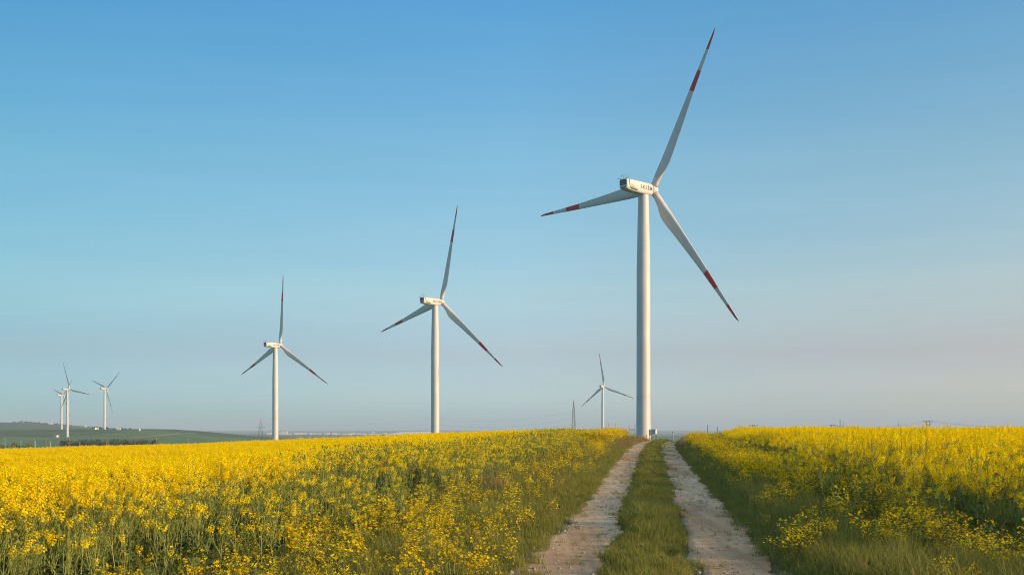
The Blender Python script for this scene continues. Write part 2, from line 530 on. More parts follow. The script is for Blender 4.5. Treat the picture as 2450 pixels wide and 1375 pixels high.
def ribbon(name, pix, w):
    pts = [ground_hit(px, py) for px, py in pix]
    dense = []
    for (a, b), (c, d) in zip(pts[:-1], pts[1:]):
        for k in range(24):
            t = k / 24; dense.append((a + (c - a) * t, b + (d - b) * t))
    dense.append(pts[-1])
    P = np.array(dense); T = np.gradient(P, axis=0); T /= np.linalg.norm(T, axis=1, keepdims=True)
    N = np.stack([-T[:, 1], T[:, 0]], 1)
    vs = []; fs = []
    for i in range(len(P)):
        for q in (-1, 0, 1):
            p = P[i] + N[i] * q * w / 2
            vs.append((p[0], p[1], float(ground_z(p[0], p[1])) + 0.35))
    for i in range(len(P) - 1):
        for q in (0, 1):
            fs.append((i * 3 + q, i * 3 + q + 1, i * 3 + q + 4, i * 3 + q + 3))
    mb = MB(); mb.add(vs, fs)
    return tag(link(name, mb.mesh(name, M['far_path'])), kind='structure')


ribbon('hill_path', [(0, 1048), (110, 1047.6), (230, 1046.4), (310, 1045), (380, 1041.5), (428, 1036.5)], 5)
ribbon('hill_path', [(100, 1050.4), (230, 1049.4), (320, 1047.0), (400, 1041), (470, 1035.5)], 5)

# ------------------------------------------------------------------ wind turbines
TILT, CONE, OH, RB = R(6), R(3.62), 4.30, 45.0


def tower_radius(b):            # b = metres below the hub
    return float(np.interp(b, [0, 2, 10, 22, 57, 68, 90], [1.40, 1.42, 1.63, 1.86, 1.90, 1.98, 2.02]))


def make_nacelle():
    body = MB(); N = 28
    def ring(y, w, top, bot, chine=0.62, tuck=0.70, rc=0.42):
        # half outline on +x side from top centre to bottom centre
        pts = [(0, top), (w - rc, top), (w - .14 * rc, top - .45 * rc), (w, top - 1.3 * rc)]
        zc = bot + chine * (top - bot) * .5
        pts += [(w, (top + zc) / 2), (w, zc + .15), (w - .03, zc - .12), (w * .93, bot + .42), (w * tuck + .12, bot + .13), (w * tuck - .15, bot), (0, bot)]
        full = pts + [(-x, z) for x, z in pts[-2:0:-1]]
        return [Vector((x, y, z)) for x, z in full]
    secs = [(-9.05, 1.22, 1.42, -1.02), (-8.9, 1.36, 1.52, -1.16), (-8.3, 1.45, 1.56, -1.30), (-6, 1.5, 1.58, -1.50), (-3.0, 1.5, 1.58, -1.62), (0, 1.5, 1.56, -1.66),
            (2.0, 1.46, 1.50, -1.62), (2.75, 1.30, 1.32, -1.42), (3.05, 1.0, 1.02, -1.08)]
    body.loft([ring(*s) for s in secs])
    grille = MB()
    for k in range(4):
        z = 1.22 - k * .40
        grille.box((0, -9.07, z), (1.08 - .01 * k, .05, .135))
    grille.box((0, -9.065, -.78), (.8, .04, .13))
    slots = {1: MB(), -1: MB()}
    side = lambda y, z: 1.515
    # dark slot down the flank, then forward along the lower edge
    path = [(-8.15, 1.30), (-8.15, .6), (-8.05, -.1), (-7.85, -.55), (-7.3, -.86), (-6.2, -1.0), (-4.6, -1.12)]
    for sx in (1, -1):
        for (a, b), (c, d) in zip(path[:-1], path[1:]):
            pa, pb = Vector((0, a, b)), Vector((0, c, d)); dr = (pb - pa); nn = Vector((0, dr.z, -dr.y)).normalized() * .11
            xo = [sx * (1.475 if y < -7 else 1.51) for y in (a, c)]
            if abs(b) > .95: xo[0] = sx * 1.47
            if abs(d) > .95: xo[1] = sx * 1.47
            q = [pa - nn, pa + nn, pb + nn, pb - nn]
            vs = [Vector((xo[0] * k, p.y, p.z)) if i < 2 else Vector((xo[1] * k, p.y, p.z)) for k in (1.0, .96) for i, p in enumerate(q)]
            slots[sx].add(vs, [(0, 1, 2, 3), (7, 6, 5, 4), (0, 4, 5, 1), (1, 5, 6, 2), (2, 6, 7, 3), (3, 7, 4, 0)])
    embs = {1: MB(), -1: MB()}
    for sx in (1, -1):
        emb = embs[sx]
        for k, (y0, z0, y1, z1, wd) in enumerate([(-7.6, .15, -4.35, -.92, .15), (-7.45, -.22, -5.2, -.90, .13), (-7.2, -.55, -6.1, -.88, .10)]):
            pa, pb = Vector((0, y0, z0)), Vector((0, y1, z1)); dr = pb - pa; nn = Vector((0, -dr.z, dr.y)).normalized() * wd
            q = [pa - nn * .4, pa + nn, pb + nn * .3, pb - nn * .3]
            vs = [Vector((sx * x, p.y, p.z)) for x in (1.512, 1.44) for p in q]
            emb.add(vs, [(0, 1, 2, 3), (7, 6, 5, 4), (0, 4, 5, 1), (1, 5, 6, 2), (2, 6, 7, 3), (3, 7, 4, 0)])
    mast = MB()
    for (x, y, h) in ((-.75, -8.7, 1.3), (-.25, -8.6, 1.45), (.3, -8.6, 1.1), (.7, -8.6, 1.5)):
        mast.bar((x, y, 1.45), (x, y, 1.5 + h), .035)
    mast.bar((-1.75, -8.95, 1.75), (-.9, -8.8, 1.6), .06); mast.bar((-1.75, -8.95, 1.62), (-1.75, -8.95, 1.95), .09)
    mast.bar((.7, -8.55, 1.7), (1.35, -8.3, 2.0), .05)
    mast.bar((-.9, -8.6, 2.5), (-.6, -8.6, 2.5), .09)
    hub = MB()
    prof = [(2.8, .9), (3.08, 1.2), (3.3, 1.40), (4.4, 1.45), (5.3, 1.25), (5.9, .8), (6.15, .3)]
    hub.loft([[Vector((r * math.cos(2 * PI * k / 24), y, r * math.sin(2 * PI * k / 24))) for k in range(24)] for y, r in prof])
    return (body.mesh('nacelle', M['white'], True), grille.mesh('cooling_grille', M['dark']), slots[1].mesh('panel_gap', M['dark']), slots[-1].mesh('panel_gap', M['dark']),
            embs[1].mesh('emblem', M['emblem']), embs[-1].mesh('emblem', M['emblem']), mast.mesh('weather_mast', M['steel']), hub.mesh('hub', M['white'], True))


def make_lettering():
    cu = bpy.data.curves.new('lettering', 'FONT')
    cu.body = "EKSİM"
    cu.size = 1.0; cu.extrude = 0.012; cu.offset = 0.022; cu.space_character = 1.12; cu.align_x = 'CENTER'; cu.align_y = 'CENTER'
    o = bpy.data.objects.new('lettering', cu)
    col.objects.link(o)
    bpy.context.view_layer.update()
    me = bpy.data.meshes.new_from_object(o.evaluated_get(bpy.context.evaluated_depsgraph_get()))
    bpy.data.objects.remove(o); bpy.data.curves.remove(cu)
    co = np.zeros(len(me.vertices) * 3); me.vertices.foreach_get('co', co); co = co.reshape(-1, 3)
    w = co[:, 0].max() - co[:, 0].min(); h = co[:, 1].max() - co[:, 1].min()
    co[:, 0] *= 5.3 / w; co[:, 1] *= 1.4 / h
    co[:, 0] -= (co[:, 0].max() + co[:, 0].min()) / 2; co[:, 1] -= (co[:, 1].max() + co[:, 1].min()) / 2
    me.vertices.foreach_set('co', co.ravel()); me.name = 'lettering'
    me.materials.clear(); me.materials.append(M['letter']); me.update()
    return me


def make_blade():
    mb = MB(); N = 20
    st = [1.2, 1.8, 2.6, 3.6, 4.8, 6.2, 7.6, 9, 11, 13.5, 16.5, 20, 24, 28.19, 28.2, 31, 33.79, 33.8, 36.6, 39.39, 39.4, 41.6, 43.2, 44.3, 44.8, 45.0]
    ch = lambda r: float(np.interp(r, [1.2, 2.6, 4.8, 7.0, 9, 11, 16.5, 28.2, 39.4, 43.2, 44.5, 45], [1.9, 1.9, 2.35, 3.15, 3.35, 3.2, 2.65, 1.65, .86, .58, .34, .08]))
    th = lambda r: float(np.interp(r, [1.2, 2.6, 5, 7, 9, 12, 20, 45], [1, 1, .66, .46, .36, .28, .20, .15]))
    tw = lambda r: R(float(np.interp(r, [1.2, 5, 9, 16, 28, 45], [16, 16, 13, 8, 4, 1])))
    le = lambda r: float(np.interp(r, [1.2, 9, 28, 45], [-.95, -.98, -.62, -.12]))
    rings = []
    for r in st:
        c = ch(r); t = th(r); a = -tw(r); rd = float(np.interp(r, [1.2, 2.8, 7], [1, 1, 0])); L = le(r)
        ring = []
        for k in range(N):
            ang = 2 * PI * k / N
            xx = .5 - .5 * math.cos(ang)                    # 0 leading .. 1 trailing
            sgn = 1 if math.sin(ang) >= 0 else -1
            y_air = sgn * 5 * t * c * (.2969 * math.sqrt(max(xx, 0)) - .126 * xx - .3516 * xx ** 2 + .2843 * xx ** 3 - .1036 * xx ** 4)
            y_cir = .5 * c * math.sin(ang)
            x = L + c * xx; y = y_air * (1 - rd) + y_cir * rd
            if sgn > 0: y *= 1 - .25 * (1 - rd)
            ca, sa = math.cos(a), math.sin(a)
            ring.append(Vector((x * ca - y * sa, x * sa + y * ca, r)))
        rings.append(ring)
    for i in range(len(rings) - 1):
        r = (st[i] + st[i + 1]) / 2
        mi = 1 if (28.2 < r < 33.8 or 39.4 < r) else 0
        if r > 44.6: mi = 2
        mb.add(rings[i] + rings[i + 1], [(k, (k + 1) % N, N + (k + 1) % N, N + k) for k in range(N)], mi)
    mb.add(rings[0], [tuple(range(N - 1, -1, -1))]); mb.add(rings[-1], [tuple(range(N))], 2)
    me = mb.mesh('blade', [M['blade'], M['red'], M['tip']])
    bm = bmesh.new(); bm.from_mesh(me); bmesh.ops.remove_doubles(bm, verts=bm.verts, dist=1e-4)
    for f in bm.faces: f.smooth = True
    bm.to_mesh(me); bm.free()
    ringm = MB()
    for (r0, r1, rad) in ((1.42, 1.55, .985), (1.95, 2.03, .965)):
        ringm.loft([[Vector((rad * math.cos(2 * PI * k / 24), rad * math.sin(2 * PI * k / 24), z)) for k in range(24)] for z in (r0, r1)])
    bolt = MB(); 
    bolt.loft([[Vector((.2 + .07 * math.cos(2 * PI * k / 10), y, 4.3 + .07 * math.sin(2 * PI * k / 10))) for k in range(10)] for y in (-.955, -.80)])
    return me, ringm.mesh('pitch_ring', M['emblem'], True), bolt.mesh('drain_plug', M['dark'])


NAC = make_nacelle(); LET = make_lettering(); BLADE = make_blade()


def make_turbine(D, yaw, az, hx, hy, label, has_base=False):
    yaw = R(yaw)
    hub = at(hx, hy, D)
    a = Vector((math.sin(yaw) * math.cos(TILT), math.cos(yaw) * math.cos(TILT), math.sin(TILT)))
    top = hub - a * OH                                    # on the tower axis at shaft height
    gz = float(ground_z(top.x, top.y))
    root = empty('wind_turbine', (top.x, top.y, gz), -yaw)
    tag(root, label, 'wind turbine', 'wind turbines of the farm')
    H = top.z - gz
    # tower
    tb = MB(); bs = list(np.linspace(1.6, 24, 14)) + [35, 46, 57.3, 66, H + .6]
    tb.loft([[Vector((tower_radius(b) * math.cos(2 * PI * k / 48), tower_radius(b) * math.sin(2 * PI * k / 48), H - b)) for k in range(48)] for b in bs])
    tow = link('tower', tb.mesh('tower', M['white'], True), root)
    fl = MB(); b = 57.3; r = tower_radius(b) + .045
    fl.loft([[Vector((r * math.cos(2 * PI * k / 48), r * math.sin(2 * PI * k / 48), H - b + z)) for k in range(48)] for z in (-.1, .1)])
    link('flange', fl.mesh('flange', M['grey'], True), tow)
    for b in (14.5, 29, 43):
        seam = MB(); r = tower_radius(b) + .006
        seam.loft([[Vector((r * math.cos(2 * PI * k / 48), r * math.sin(2 * PI * k / 48), H - b + z)) for k in range(48)] for z in (-.025, .025)])
        link('weld_seam', seam.mesh('weld_seam', M['grey'], True), tow)
    # entrance door on the sunny side, five metres up its foot
    door = MB(); th = R(-58) + yaw; zb = (H - 70.1) if not has_base else .9
    vs = []
    for rr in (2.02, 1.9):
        for k in range(-2, 3):
            t = th + k * .11
            vs += [Vector((rr * math.cos(t), rr * math.sin(t), zb + z)) for z in (0, 2.3)]
    fs = [(2 * k, 2 * k + 2, 2 * k + 3, 2 * k + 1) for k in range(4)] + [(10 + 2 * k + 1, 10 + 2 * k + 3, 10 + 2 * k + 2, 10 + 2 * k) for k in range(4)]
    fs += [(0, 1, 11, 10), (8, 18, 19, 9)] + [(2 * k, 10 + 2 * k, 12 + 2 * k, 2 * k + 2) for k in range(4)] + [(2 * k + 1, 2 * k + 3, 13 + 2 * k, 11 + 2 * k) for k in range(4)]
    door.add(vs, fs)
    dr = link('door', door.mesh('door', M['render_cream']), tow)
    fr = MB()
    for k in (-2.3, 2.3):
        t = th + k * .11
        fr.bar((2.03 * math.cos(t), 2.03 * math.sin(t), zb), (2.03 * math.cos(t), 2.03 * math.sin(t), zb + 2.35), .05)
    link('door_frame', fr.mesh('door_frame', M['steel']), tow)
    # nacelle
    nac = link('nacelle', NAC[0], root, (0, 0, H + .12)); nac.rotation_euler = (R(1.2), 0, 0)
    for nm, me in zip(('cooling_grille', 'panel_gap', 'panel_gap', 'emblem', 'emblem', 'weather_mast'), NAC[1:7]):
        link(nm, me, nac)
    for sx in (1, -1):
        t = link('lettering', LET, nac, (sx * 1.505, -.55, .22))
        t.rotation_euler = (R(90), 0, R(90) * sx)
    hb = link('hub', NAC[7], root); hb.matrix_local = Matrix.Translation((0, 0, H)) @ Matrix.Rotation(TILT, 4, 'X')
    ah = Vector((0, math.cos(TILT), math.sin(TILT))); uh = Vector((0, -math.sin(TILT), math.cos(TILT))); X = Vector((1, 0, 0))
    hc = Vector((0, 0, H)) + ah * OH
    for k in range(3):
        t = R(az) + k * 2 * PI / 3
        d0 = math.sin(t) * X + math.cos(t) * uh; tg = math.cos(t) * X - math.sin(t) * uh
        d = math.cos(CONE) * d0 + math.sin(CONE) * ah; aa = math.cos(CONE) * ah - math.sin(CONE) * d0
        m = Matrix((tg, aa, d)).transposed().to_4x4(); m.translation = hc
        bl = link('blade', BLADE[0], root); bl.matrix_local = m
        link('pitch_ring', BLADE[1], bl); link('drain_plug', BLADE[2], bl)
    return root


make_turbine(315.3, 43.5, 28.35, 1561.5, 455.0, 'nearest and largest white wind turbine, standing where the dirt track meets the skyline')
make_turbine(527.5, 37.8, 14.7, 1055.6, 722.3, 'second largest white wind turbine, left of the nearest one behind the yellow field')
make_turbine(731.5, 33.4, 5.8, 670.1, 825.4, 'medium white wind turbine right of a red and white pylon, one blade straight up')
make_turbine(1518.0, 25.3, -7.7, 1444.9, 924.0, 'distant white wind turbine seen from behind between lattice pylon and the largest turbine')
make_turbine(1792.0, 30.0, -17.5, 166.5, 930.5, 'far white turbine on the left hill, tallest of three, blade pointing right', True)
make_turbine(2212.0, 38.0, 46.7, 152.0, 945.0, 'farthest white turbine, partly hidden behind the tallest one on the left hill', True)
make_turbine(2043.0, 30.0, 50.6, 255.0, 928.6, 'far white turbine standing alone to the right on the green left hill', True)

# equipment cabinet on legs beside the nearest tower
cpos = at(1564.5, 1032.5, 311.0)
gz = float(ground_z(cpos.x, cpos.y)); cz = cpos.z - gz
cab = tag(empty('equipment_cabinet', (cpos.x, cpos.y, gz), R(-28)), 'white equipment cabinet on tall legs beside the foot of the nearest turbine', 'cabinet')
mb = MB(); mb.box((0, 0, cz), (.68, .55, .62)); link('housing', mb.mesh('housing', M['white']), cab)
mb = MB(); mb.box((0, 0, cz + .68), (.78, .66, .06)); link('lid', mb.mesh('lid', M['white']), cab)
lv = MB()
for k in range(6): lv.box((-.05, -.57, cz - .42 + k * .17), (.5, .02, .055))
link('louvre', lv.mesh('louvre', M['grey']), cab)
for sx in (-1, 1):
    for sy in (-1, 1):
        mb = MB(); mb.bar((sx * .62, sy * .48, -.2), (sx * .62, sy * .48, cz - .62), .045); link('leg', mb.mesh('leg', M['steel']), cab)
ppos = at(1610, 1052, 93); pz = float(ground_z(ppos.x, ppos.y))
post = tag(empty('marker_post', (ppos.x, ppos.y, pz)), 'thin pale marker post standing at the far end of the right wheel rut', 'post')
mb = MB(); mb.bar((0, 0, -.2), (0, 0, .72), .034, 0, 8); link('pole', mb.mesh('pole', M['grey'], True), post)
mb = MB(); mb.bar((0, 0, .72), (0, 0, .80), .05, 0, 8); link('cap', mb.mesh('cap', M['steel'], True), post)


# ------------------------------------------------------------------ pylons, poles, wires
def lattice(mb, z0, z1, w0, w1, bays, bw, mi=0):
    for k in range(bays):
        ta, tb_ = k / bays, (k + 1) / bays
        za, zb = z0 + (z1 - z0) * ta, z0 + (z1 - z0) * tb_
        wa, wb = w0 + (w1 - w0) * ta, w0 + (w1 - w0) * tb_
        A = [(-wa, -wa, za), (wa, -wa, za), (wa, wa, za), (-wa, wa, za)]; B = [(-wb, -wb, zb), (wb, -wb, zb), (wb, wb, zb), (-wb, wb, zb)]
        for i in range(4):
            j = (i + 1) % 4
            mb.bar(A[i], B[i], bw * 1.3, mi); mb.bar(A[i], B[j], bw * .8, mi); mb.bar(A[j], B[i], bw * .8, mi); mb.bar(B[i], B[j], bw * .8, mi)


def pylon(px, ytop, D, wbase, label, body, cap, capz, arms, rz=0.3):
    p = at(px, ytop, D); g0 = float(ground_z(p.x, p.y)); H = p.z - g0
    o = tag(empty('lattice_pylon', (p.x, p.y, g0), rz), label, 'pylon', 'lattice pylons of the power line')
    k = H * capz
    wt = wbase * (1 - capz) * .85 + .35 * capz
    for i, (sx, sy) in enumerate(((-1, -1), (1, -1), (1, 1), (-1, 1))):
        mb = MB(); mb.bar((sx * wbase, sy * wbase, -.5), (sx * wbase * .86, sy * wbase * .86, H * .14), .13); link('leg', mb.mesh('leg', body), o)
    mb = MB(); lattice(mb, H * .14, k, wbase * .86, wt, 8, .075); link('lattice_body', mb.mesh('lattice_body', body), o)
    mb = MB(); lattice(mb, k, H * .985, wt, .12, 4, .07); mb.bar((0, 0, H * .98), (0, 0, H), .1); link('peak', mb.mesh('peak', cap), o)
    for (fz, aw) in arms:
        mb = MB(); z = H * fz
        for sy in (-.4, .4):
            mb.bar((-aw, 0, z), (aw, sy, z), .12); mb.bar((-aw, sy, z), (aw, 0, z), .12)
        mb.bar((-aw, 0, z), (0, 0, z + 1.4), .08); mb.bar((aw, 0, z), (0, 0, z + 1.4), .08)
        arm = link('cross_arm', mb.mesh('cross_arm', body), o)
        for sx in (-1, 1):
            ins = MB(); ins.bar((sx * aw, 0, z - .1), (sx * aw, 0, z - 1.5), .12)
            link('insulator', ins.mesh('insulator', M['dark']), arm)
    return o, p, H


pylon(623.5, 999, 1250, 4.2, 'small lattice pylon with red and white top beside the medium turbine', M['steel'], M['pylon_red'], .70, ((.70, 4.2),))
pylon(1372.5, 957, 900, 2.25, 'tall slim grey lattice pylon rising from the yellow field left of the largest turbine', M['steel'], M['steel'], .84, ())


def gantry(px, ytop, ybeam, D, hw, label):
    p = at(px, ytop, D); g0 = float(ground_z(p.x, p.y)); H = p.z - g0; zb = at(px, ybeam, D).z - g0
    o = tag(empty('line_gantry', (p.x, p.y, g0), R(6)), label, 'gantry', 'switchyard gantries')
    for sx in (-1, 1):
        mb = MB(); mb.bar((sx * hw, -.5, -.5), (sx * hw, -.25, zb), .14); mb.bar((sx * hw, .5, -.5), (sx * hw, .25, zb), .14)
        for k in range(6): mb.bar((sx * hw, -.45, zb * k / 6), (sx * hw, .45, zb * (k + 1) / 6), .07)
        mb.bar((sx * hw, 0, zb * .55), (sx * hw * .2, 0, zb - .3), .08)
        link('leg', mb.mesh('leg', M['steel']), o)
        mb = MB()
        for q in (-.5, .5): mb.bar((sx * hw * .93 + q, 0, zb + .55), (sx * hw * .93, 0, H), .09)
        for k in range(4): mb.bar((sx * hw * .93 - .4 * (1 - k / 4), 0, zb + .6 + (H - zb) * .22 * k), (sx * hw * .93 + .35 * (1 - k / 4), 0, zb + .6 + (H - zb) * .22 * (k + .7)), .06)
        link('peak', mb.mesh('peak', M['pylon_red']), o)
    mb = MB()
    for z in (zb - .55, zb + .55):
        for y in (-.3, .3): mb.bar((-hw, y, z), (hw, y, z), .11)
    for k in range(8):
        x0 = -hw + 2 * hw * k / 8; x1 = x0 + 2 * hw / 8
        mb.bar((x0, -.3, zb - .55), (x1, -.3, zb + .55), .06); mb.bar((x0, -.3, zb + .55), (x1, -.3, zb - .55), .06)
    link('beam', mb.mesh('beam', M['steel']), o)
    return o


gantry(1512, 1013, 1027.5, 900, 2.5, 'switchyard gantry with two red peaks just left of the largest tower')
gantry(1464, 1011, 1026, 920, 2.9, 'switchyard gantry with red peaks half hidden behind the yellow bushes')


def utility_pole(px, ytop, D, arm, style, label, mat='wood_pole', group='utility poles along the skyline', rz=0.0, th=.13):
    p = at(px, ytop, D); g0 = float(ground_z(p.x, p.y)); H = p.z - g0
    o = tag(empty('utility_pole', (p.x, p.y, g0), rz), label, 'utility pole', group)
    if style == 'H':
        for sx in (-1, 1):
            mb = MB(); mb.bar((sx * .55, 0, -.5), (sx * .45, 0, H), th * .9, 0, 6); link('pole', mb.mesh('pole', M[mat]), o)
        mb = MB(); mb.bar((-.5, 0, H - 2.0), (.5, 0, H - .9), .06); mb.bar((.5, 0, H - 2.0), (-.5, 0, H - .9), .06); link('brace', mb.mesh('brace', M[mat]), o)
    else:
        mb = MB(); mb.bar((0, 0, -.5), (0, 0, H), th, 0, 6, th * .75); link('pole', mb.mesh('pole', M[mat]), o)
    if arm:
        z = H - (.35 if style != 'T' else 3.4 * .6)
        mb = MB(); mb.bar((-arm, 0, z), (arm, 0, z), .075)
        if style == 'H':
            mb.bar((-arm * .8, 0, z), (-.45, 0, z - .9), .05); mb.bar((arm * .8, 0, z), (.45, 0, z - .9), .05)
        ca = link('cross_arm', mb.mesh('cross_arm', M[mat]), o)
        for sx in (-.95, 0, .95):
            ins = MB(); ins.bar((sx * arm, 0, z + .05), (sx * arm, 0, z + .38), .06)
            link('insulator', ins.mesh('insulator', M['dark']), ca)
    return o, Vector((p.x, p.y, p.z - .35))


up = utility_pole
P = {}
up(1693, 1016, 330, 0, 'I', 'plain dark pole on the skyline just right of the track', th=.10)
up(1716, 1019.5, 360, .75, 'T', 'short pole with small arm between plain pole and twin pole')
P[0] = up(1803, 1015.5, 420, 1.6, 'H', 'twin utility pole with wide arm, nearest the track on the right skyline')[1]
P[1] = up(1992.5, 1015, 400, 1.25, 'H', 'squat dark H shaped utility pole left of the tall single pole')[1]
P[2] = up(2010, 1002, 300, .75, 'T', 'tallest single dark pole on the right skyline', th=.10)[1]
up(2017.5, 1006, 520, 0, 'I', 'thin faint pole directly behind the tallest single pole', th=.09)
up(2150.5, 1007, 640, .9, 'T', 'faint far pole between tall single pole and rightmost H frame', th=.10)
P[3] = up(2221, 1005, 330, 1.45, 'H', 'rightmost H frame pole with wide cross arm above the field', th=.085)[1]
LP = []
for (px, yt, D, st, lb) in ((11, 1045.5, 800, 'H', 'pale twin pole at the far left edge before the hill'),
                            (82, 1047, 800, 'I', 'pale pole above dark hedge near the left edge'),
                            (112, 1049, 850, 'I', 'thin pale pole in the valley left of the three turbines'),
                            (141, 1047.5, 850, 'I', 'thin pale pole in front of the small square kiosk'),
                            (165.5, 1046, 780, 'I', 'pale pole in front of the tallest left hill turbine'),
                            (257, 1050, 760, 'H', 'pale pole with arm in front of the long dark tree belt'),
                            (323, 1047.5, 740, 'I', 'pale pole at the brown patch of the tree belt'),
                            (374, 1046, 720, 'I', 'pale pole at the right end of the tree belt'),
                            (450, 1044.5, 700, 'T', 'pale pole with cross arm on the green slope right of the tree belt')):
    LP.append(up(px, yt, D, 1.1 if st != 'I' else .8, st, lb, 'concrete_pole', 'pale poles in the valley', th=.11)[1])
for (px, yt, D, lb) in ((50, 1054.5, 520, 'short white stake above the left hedge'), (85.5, 1055.5, 520, 'short white stake right of the left hedge'),
                        (120.5, 1056.5, 520, 'white stake below the three left turbines'), (191, 1058, 520, 'white stake in front of the dark tree belt')):
    p = at(px, yt, D); g0 = float(ground_z(p.x, p.y)); o = tag(empty('stake', (p.x, p.y, g0)), lb, 'stake', 'white stakes at the field edge')
    mb = MB(); mb.bar((0, 0, -.3), (0, 0, p.z - g0), .06, 0, 6); link('pole', mb.mesh('pole', M['render_white']), o)
    mb = MB(); mb.bar((0, 0, p.z - g0), (0, 0, p.z - g0 + .25), .09, 0, 6); link('cap', mb.mesh('cap', M['render_white']), o)


def cable(a, b, sag, rad, label, group):
    mb = MB(); pts = []
    for k in range(21):
        t = k / 20; p = a.lerp(b, t); p.z -= sag * 4 * t * (1 - t); pts.append(p)
    mb.tube(pts, rad, 0, 4)
    return tag(link('power_cable', mb.mesh('power_cable', M['wire'])), label, 'cable', group)


for k, dy in enumerate((0, 30, 55)):
    cable(at(1372, 985 + dy * .55, 900), at(1040, 1000 + dy * .45, 1250), 5, .03,
          ('uppermost', 'middle', 'lowest')[k] + ' faint cable running left from the tall slim pylon', 'cables between the pylons')
    cable(at(1040, 1000 + dy * .45, 1250), at(623, 1012 + dy * .2, 1250), 5, .03,
          ('uppermost', 'middle', 'lowest')[k] + ' faint cable left of the second largest turbine to the red topped pylon', 'cables between the pylons')
for k, sx in enumerate((-1, 1)):
    o3 = Vector((sx * 1.4, 0, .3))
    cable(P[3] + o3, at(2600, 1012 + 5 * k, 260), 1.2, .013, ('upper', 'lower')[k] + ' thin wire running right from the rightmost H frame pole', 'wires on the right skyline')
    cable(P[1] + Vector((sx * 1.2, 0, .3)), P[3] + o3, 1.5, .013, ('left', 'right')[k] + ' side thin wire between the two H frame poles', 'wires on the right skyline')
    cable(P[0] + Vector((sx * 1.5, 0, .3)), P[1] + Vector((sx * 1.2, 0, .3)), 1.5, .013, ('left', 'right')[k] + ' side thin wire from twin pole to squat H pole', 'wires on the right skyline')


# ------------------------------------------------------------------ buildings
def house(name, px, py, D, w, dpt, h, roofh, label, wall, roof, group=None, rz=0.0, wins=2, storeys=1):
    p = at(px, py, D)                     # py = foot (or hidden foot) of the building
    z0 = min(p.z, float(ground_z(p.x, p.y)) + 0.0) if py > 0 else float(ground_z(p.x, p.y))
    z0 = float(ground_z(p.x, p.y))
    o = tag(empty(name, (p.x, p.y, z0), rz), label, 'building', group)
    mb = MB(); mb.box((0, 0, h / 2 - .5), (w / 2, dpt / 2, h / 2 + .5)); wl_ = link('wall', mb.mesh('wall', M[wall]), o)
    mb = MB()
    if roofh > 0:
        e = .3; a = w / 2 + e; b = dpt / 2 + e
        vs = [(-a, -b, h), (a, -b, h), (a, b, h), (-a, b, h), (-a, 0, h + roofh), (a, 0, h + roofh)]
        mb.add(vs, [(0, 1, 5, 4), (2, 3, 4, 5), (1, 2, 5), (3, 0, 4), (3, 2, 1, 0)])
    else:
        mb.box((0, 0, h + .15), (w / 2 + .15, dpt / 2 + .15, .15))
    link('roof', mb.mesh('roof', M[roof]), o)
    if wins:
        for st in range(storeys):
            for k in range(wins):
                mb = MB(); x = -w / 2 + w * (k + .5) / wins
                mb.box((x, -dpt / 2 - .02, (st + .55) * h / storeys), (w / wins * .2, .03, h / storeys * .22)); link('window', mb.mesh('window', M['glass_dark']), o)
    return o


# kiosks beside the far left turbines, cottages on the hill
def kiosk(px, py, w, label, D0=900):
    x, d = ground_hit(px, py)
    z = float(ground_z(x, d))
    o = tag(empty('transformer_kiosk', (x, d, z), R(-15)), label, 'kiosk', 'kiosks on the left hill')
    mb = MB(); mb.box((0, 0, 1.3), (w / 2, w / 2, 1.8)); link('wall', mb.mesh('wall', M['render_white']), o)
    mb = MB(); mb.box((0, 0, 3.2), (w / 2 + .25, w / 2 + .25, .12)); link('roof', mb.mesh('roof', M['render_white']), o)
    mb = MB(); mb.box((0, -w / 2 - .03, 1.1), (.55, .05, 1.1)); link('door', mb.mesh('door', M['steel']), o)


kiosk(135, 1045.5, 4.2, 'square pale kiosk left of the tallest left hill turbine')
kiosk(140.5, 1044.5, 2.0, 'tiny pale kiosk touching the larger kiosk on the left hill')
kiosk(227, 1027, 4.2, 'square pale kiosk left of the lone far turbine')
kiosk(233, 1026, 2.6, 'small pale kiosk between square kiosk and the lone far turbine')
kiosk(333, 1029.5, 2.8, 'small white kiosk alone on the green hill brow')


def hill_house(px, py, w, h, label, roof='roof_red'):
    x, d = ground_hit(px, py)
    return house('farm_house', px, py, d, w, 7, h, 1.6, label, 'render_cream', roof, 'houses on the left hill', R(8), 3)


hill_house(121.5, 1014.5, 8, 2.2, 'white house among trees on the left ridge', 'sheet_roof')
hill_house(205, 1021, 6, 1.6, 'low white house on the ridge right of the trees', 'sheet_roof')
hill_house(284, 1027.5, 6, 1.6, 'low white house below small trees right of the lone turbine', 'sheet_roof')

# long pale roofed hall behind the field
p0 = at(978, 1036, 575); g0 = float(ground_z(p0.x, p0.y))
hall = tag(empty('farm_hall', (p0.x, p0.y, g0), R(14)), 'long low hall with pale sheet roof behind the second largest turbine', 'building')
hz = at(978, 1039.5, 575).z - g0
mb = MB(); mb.box((4.0, 10, hz / 2 - .3), (16, 10, hz / 2 + .3)); link('wall', mb.mesh('wall', M['render_white']), hall)
mb = MB()
a, b = 16.5, 10.6
mb.add([(-a + 4, 10 - b, hz + .02), (a + 4, 10 - b, hz + .02), (a + 4, 10 + b, hz + .02), (-a + 4, 10 + b, hz + .02), (-a + 14, 10, hz + 1.45), (a, 10, hz + 1.75)],
       [(0, 1, 5, 4), (2, 3, 4, 5), (1, 2, 5), (3, 0, 4), (3, 2, 1, 0)])
link('roof', mb.mesh('roof', M['sheet_roof']), hall)
mb = MB()
for k in range(5): mb.box((-9 + k * 6.5, -.03, hz - 2), (1.2, .03, .7))
link('window', mb.mesh('window', M['glass_dark']), hall)

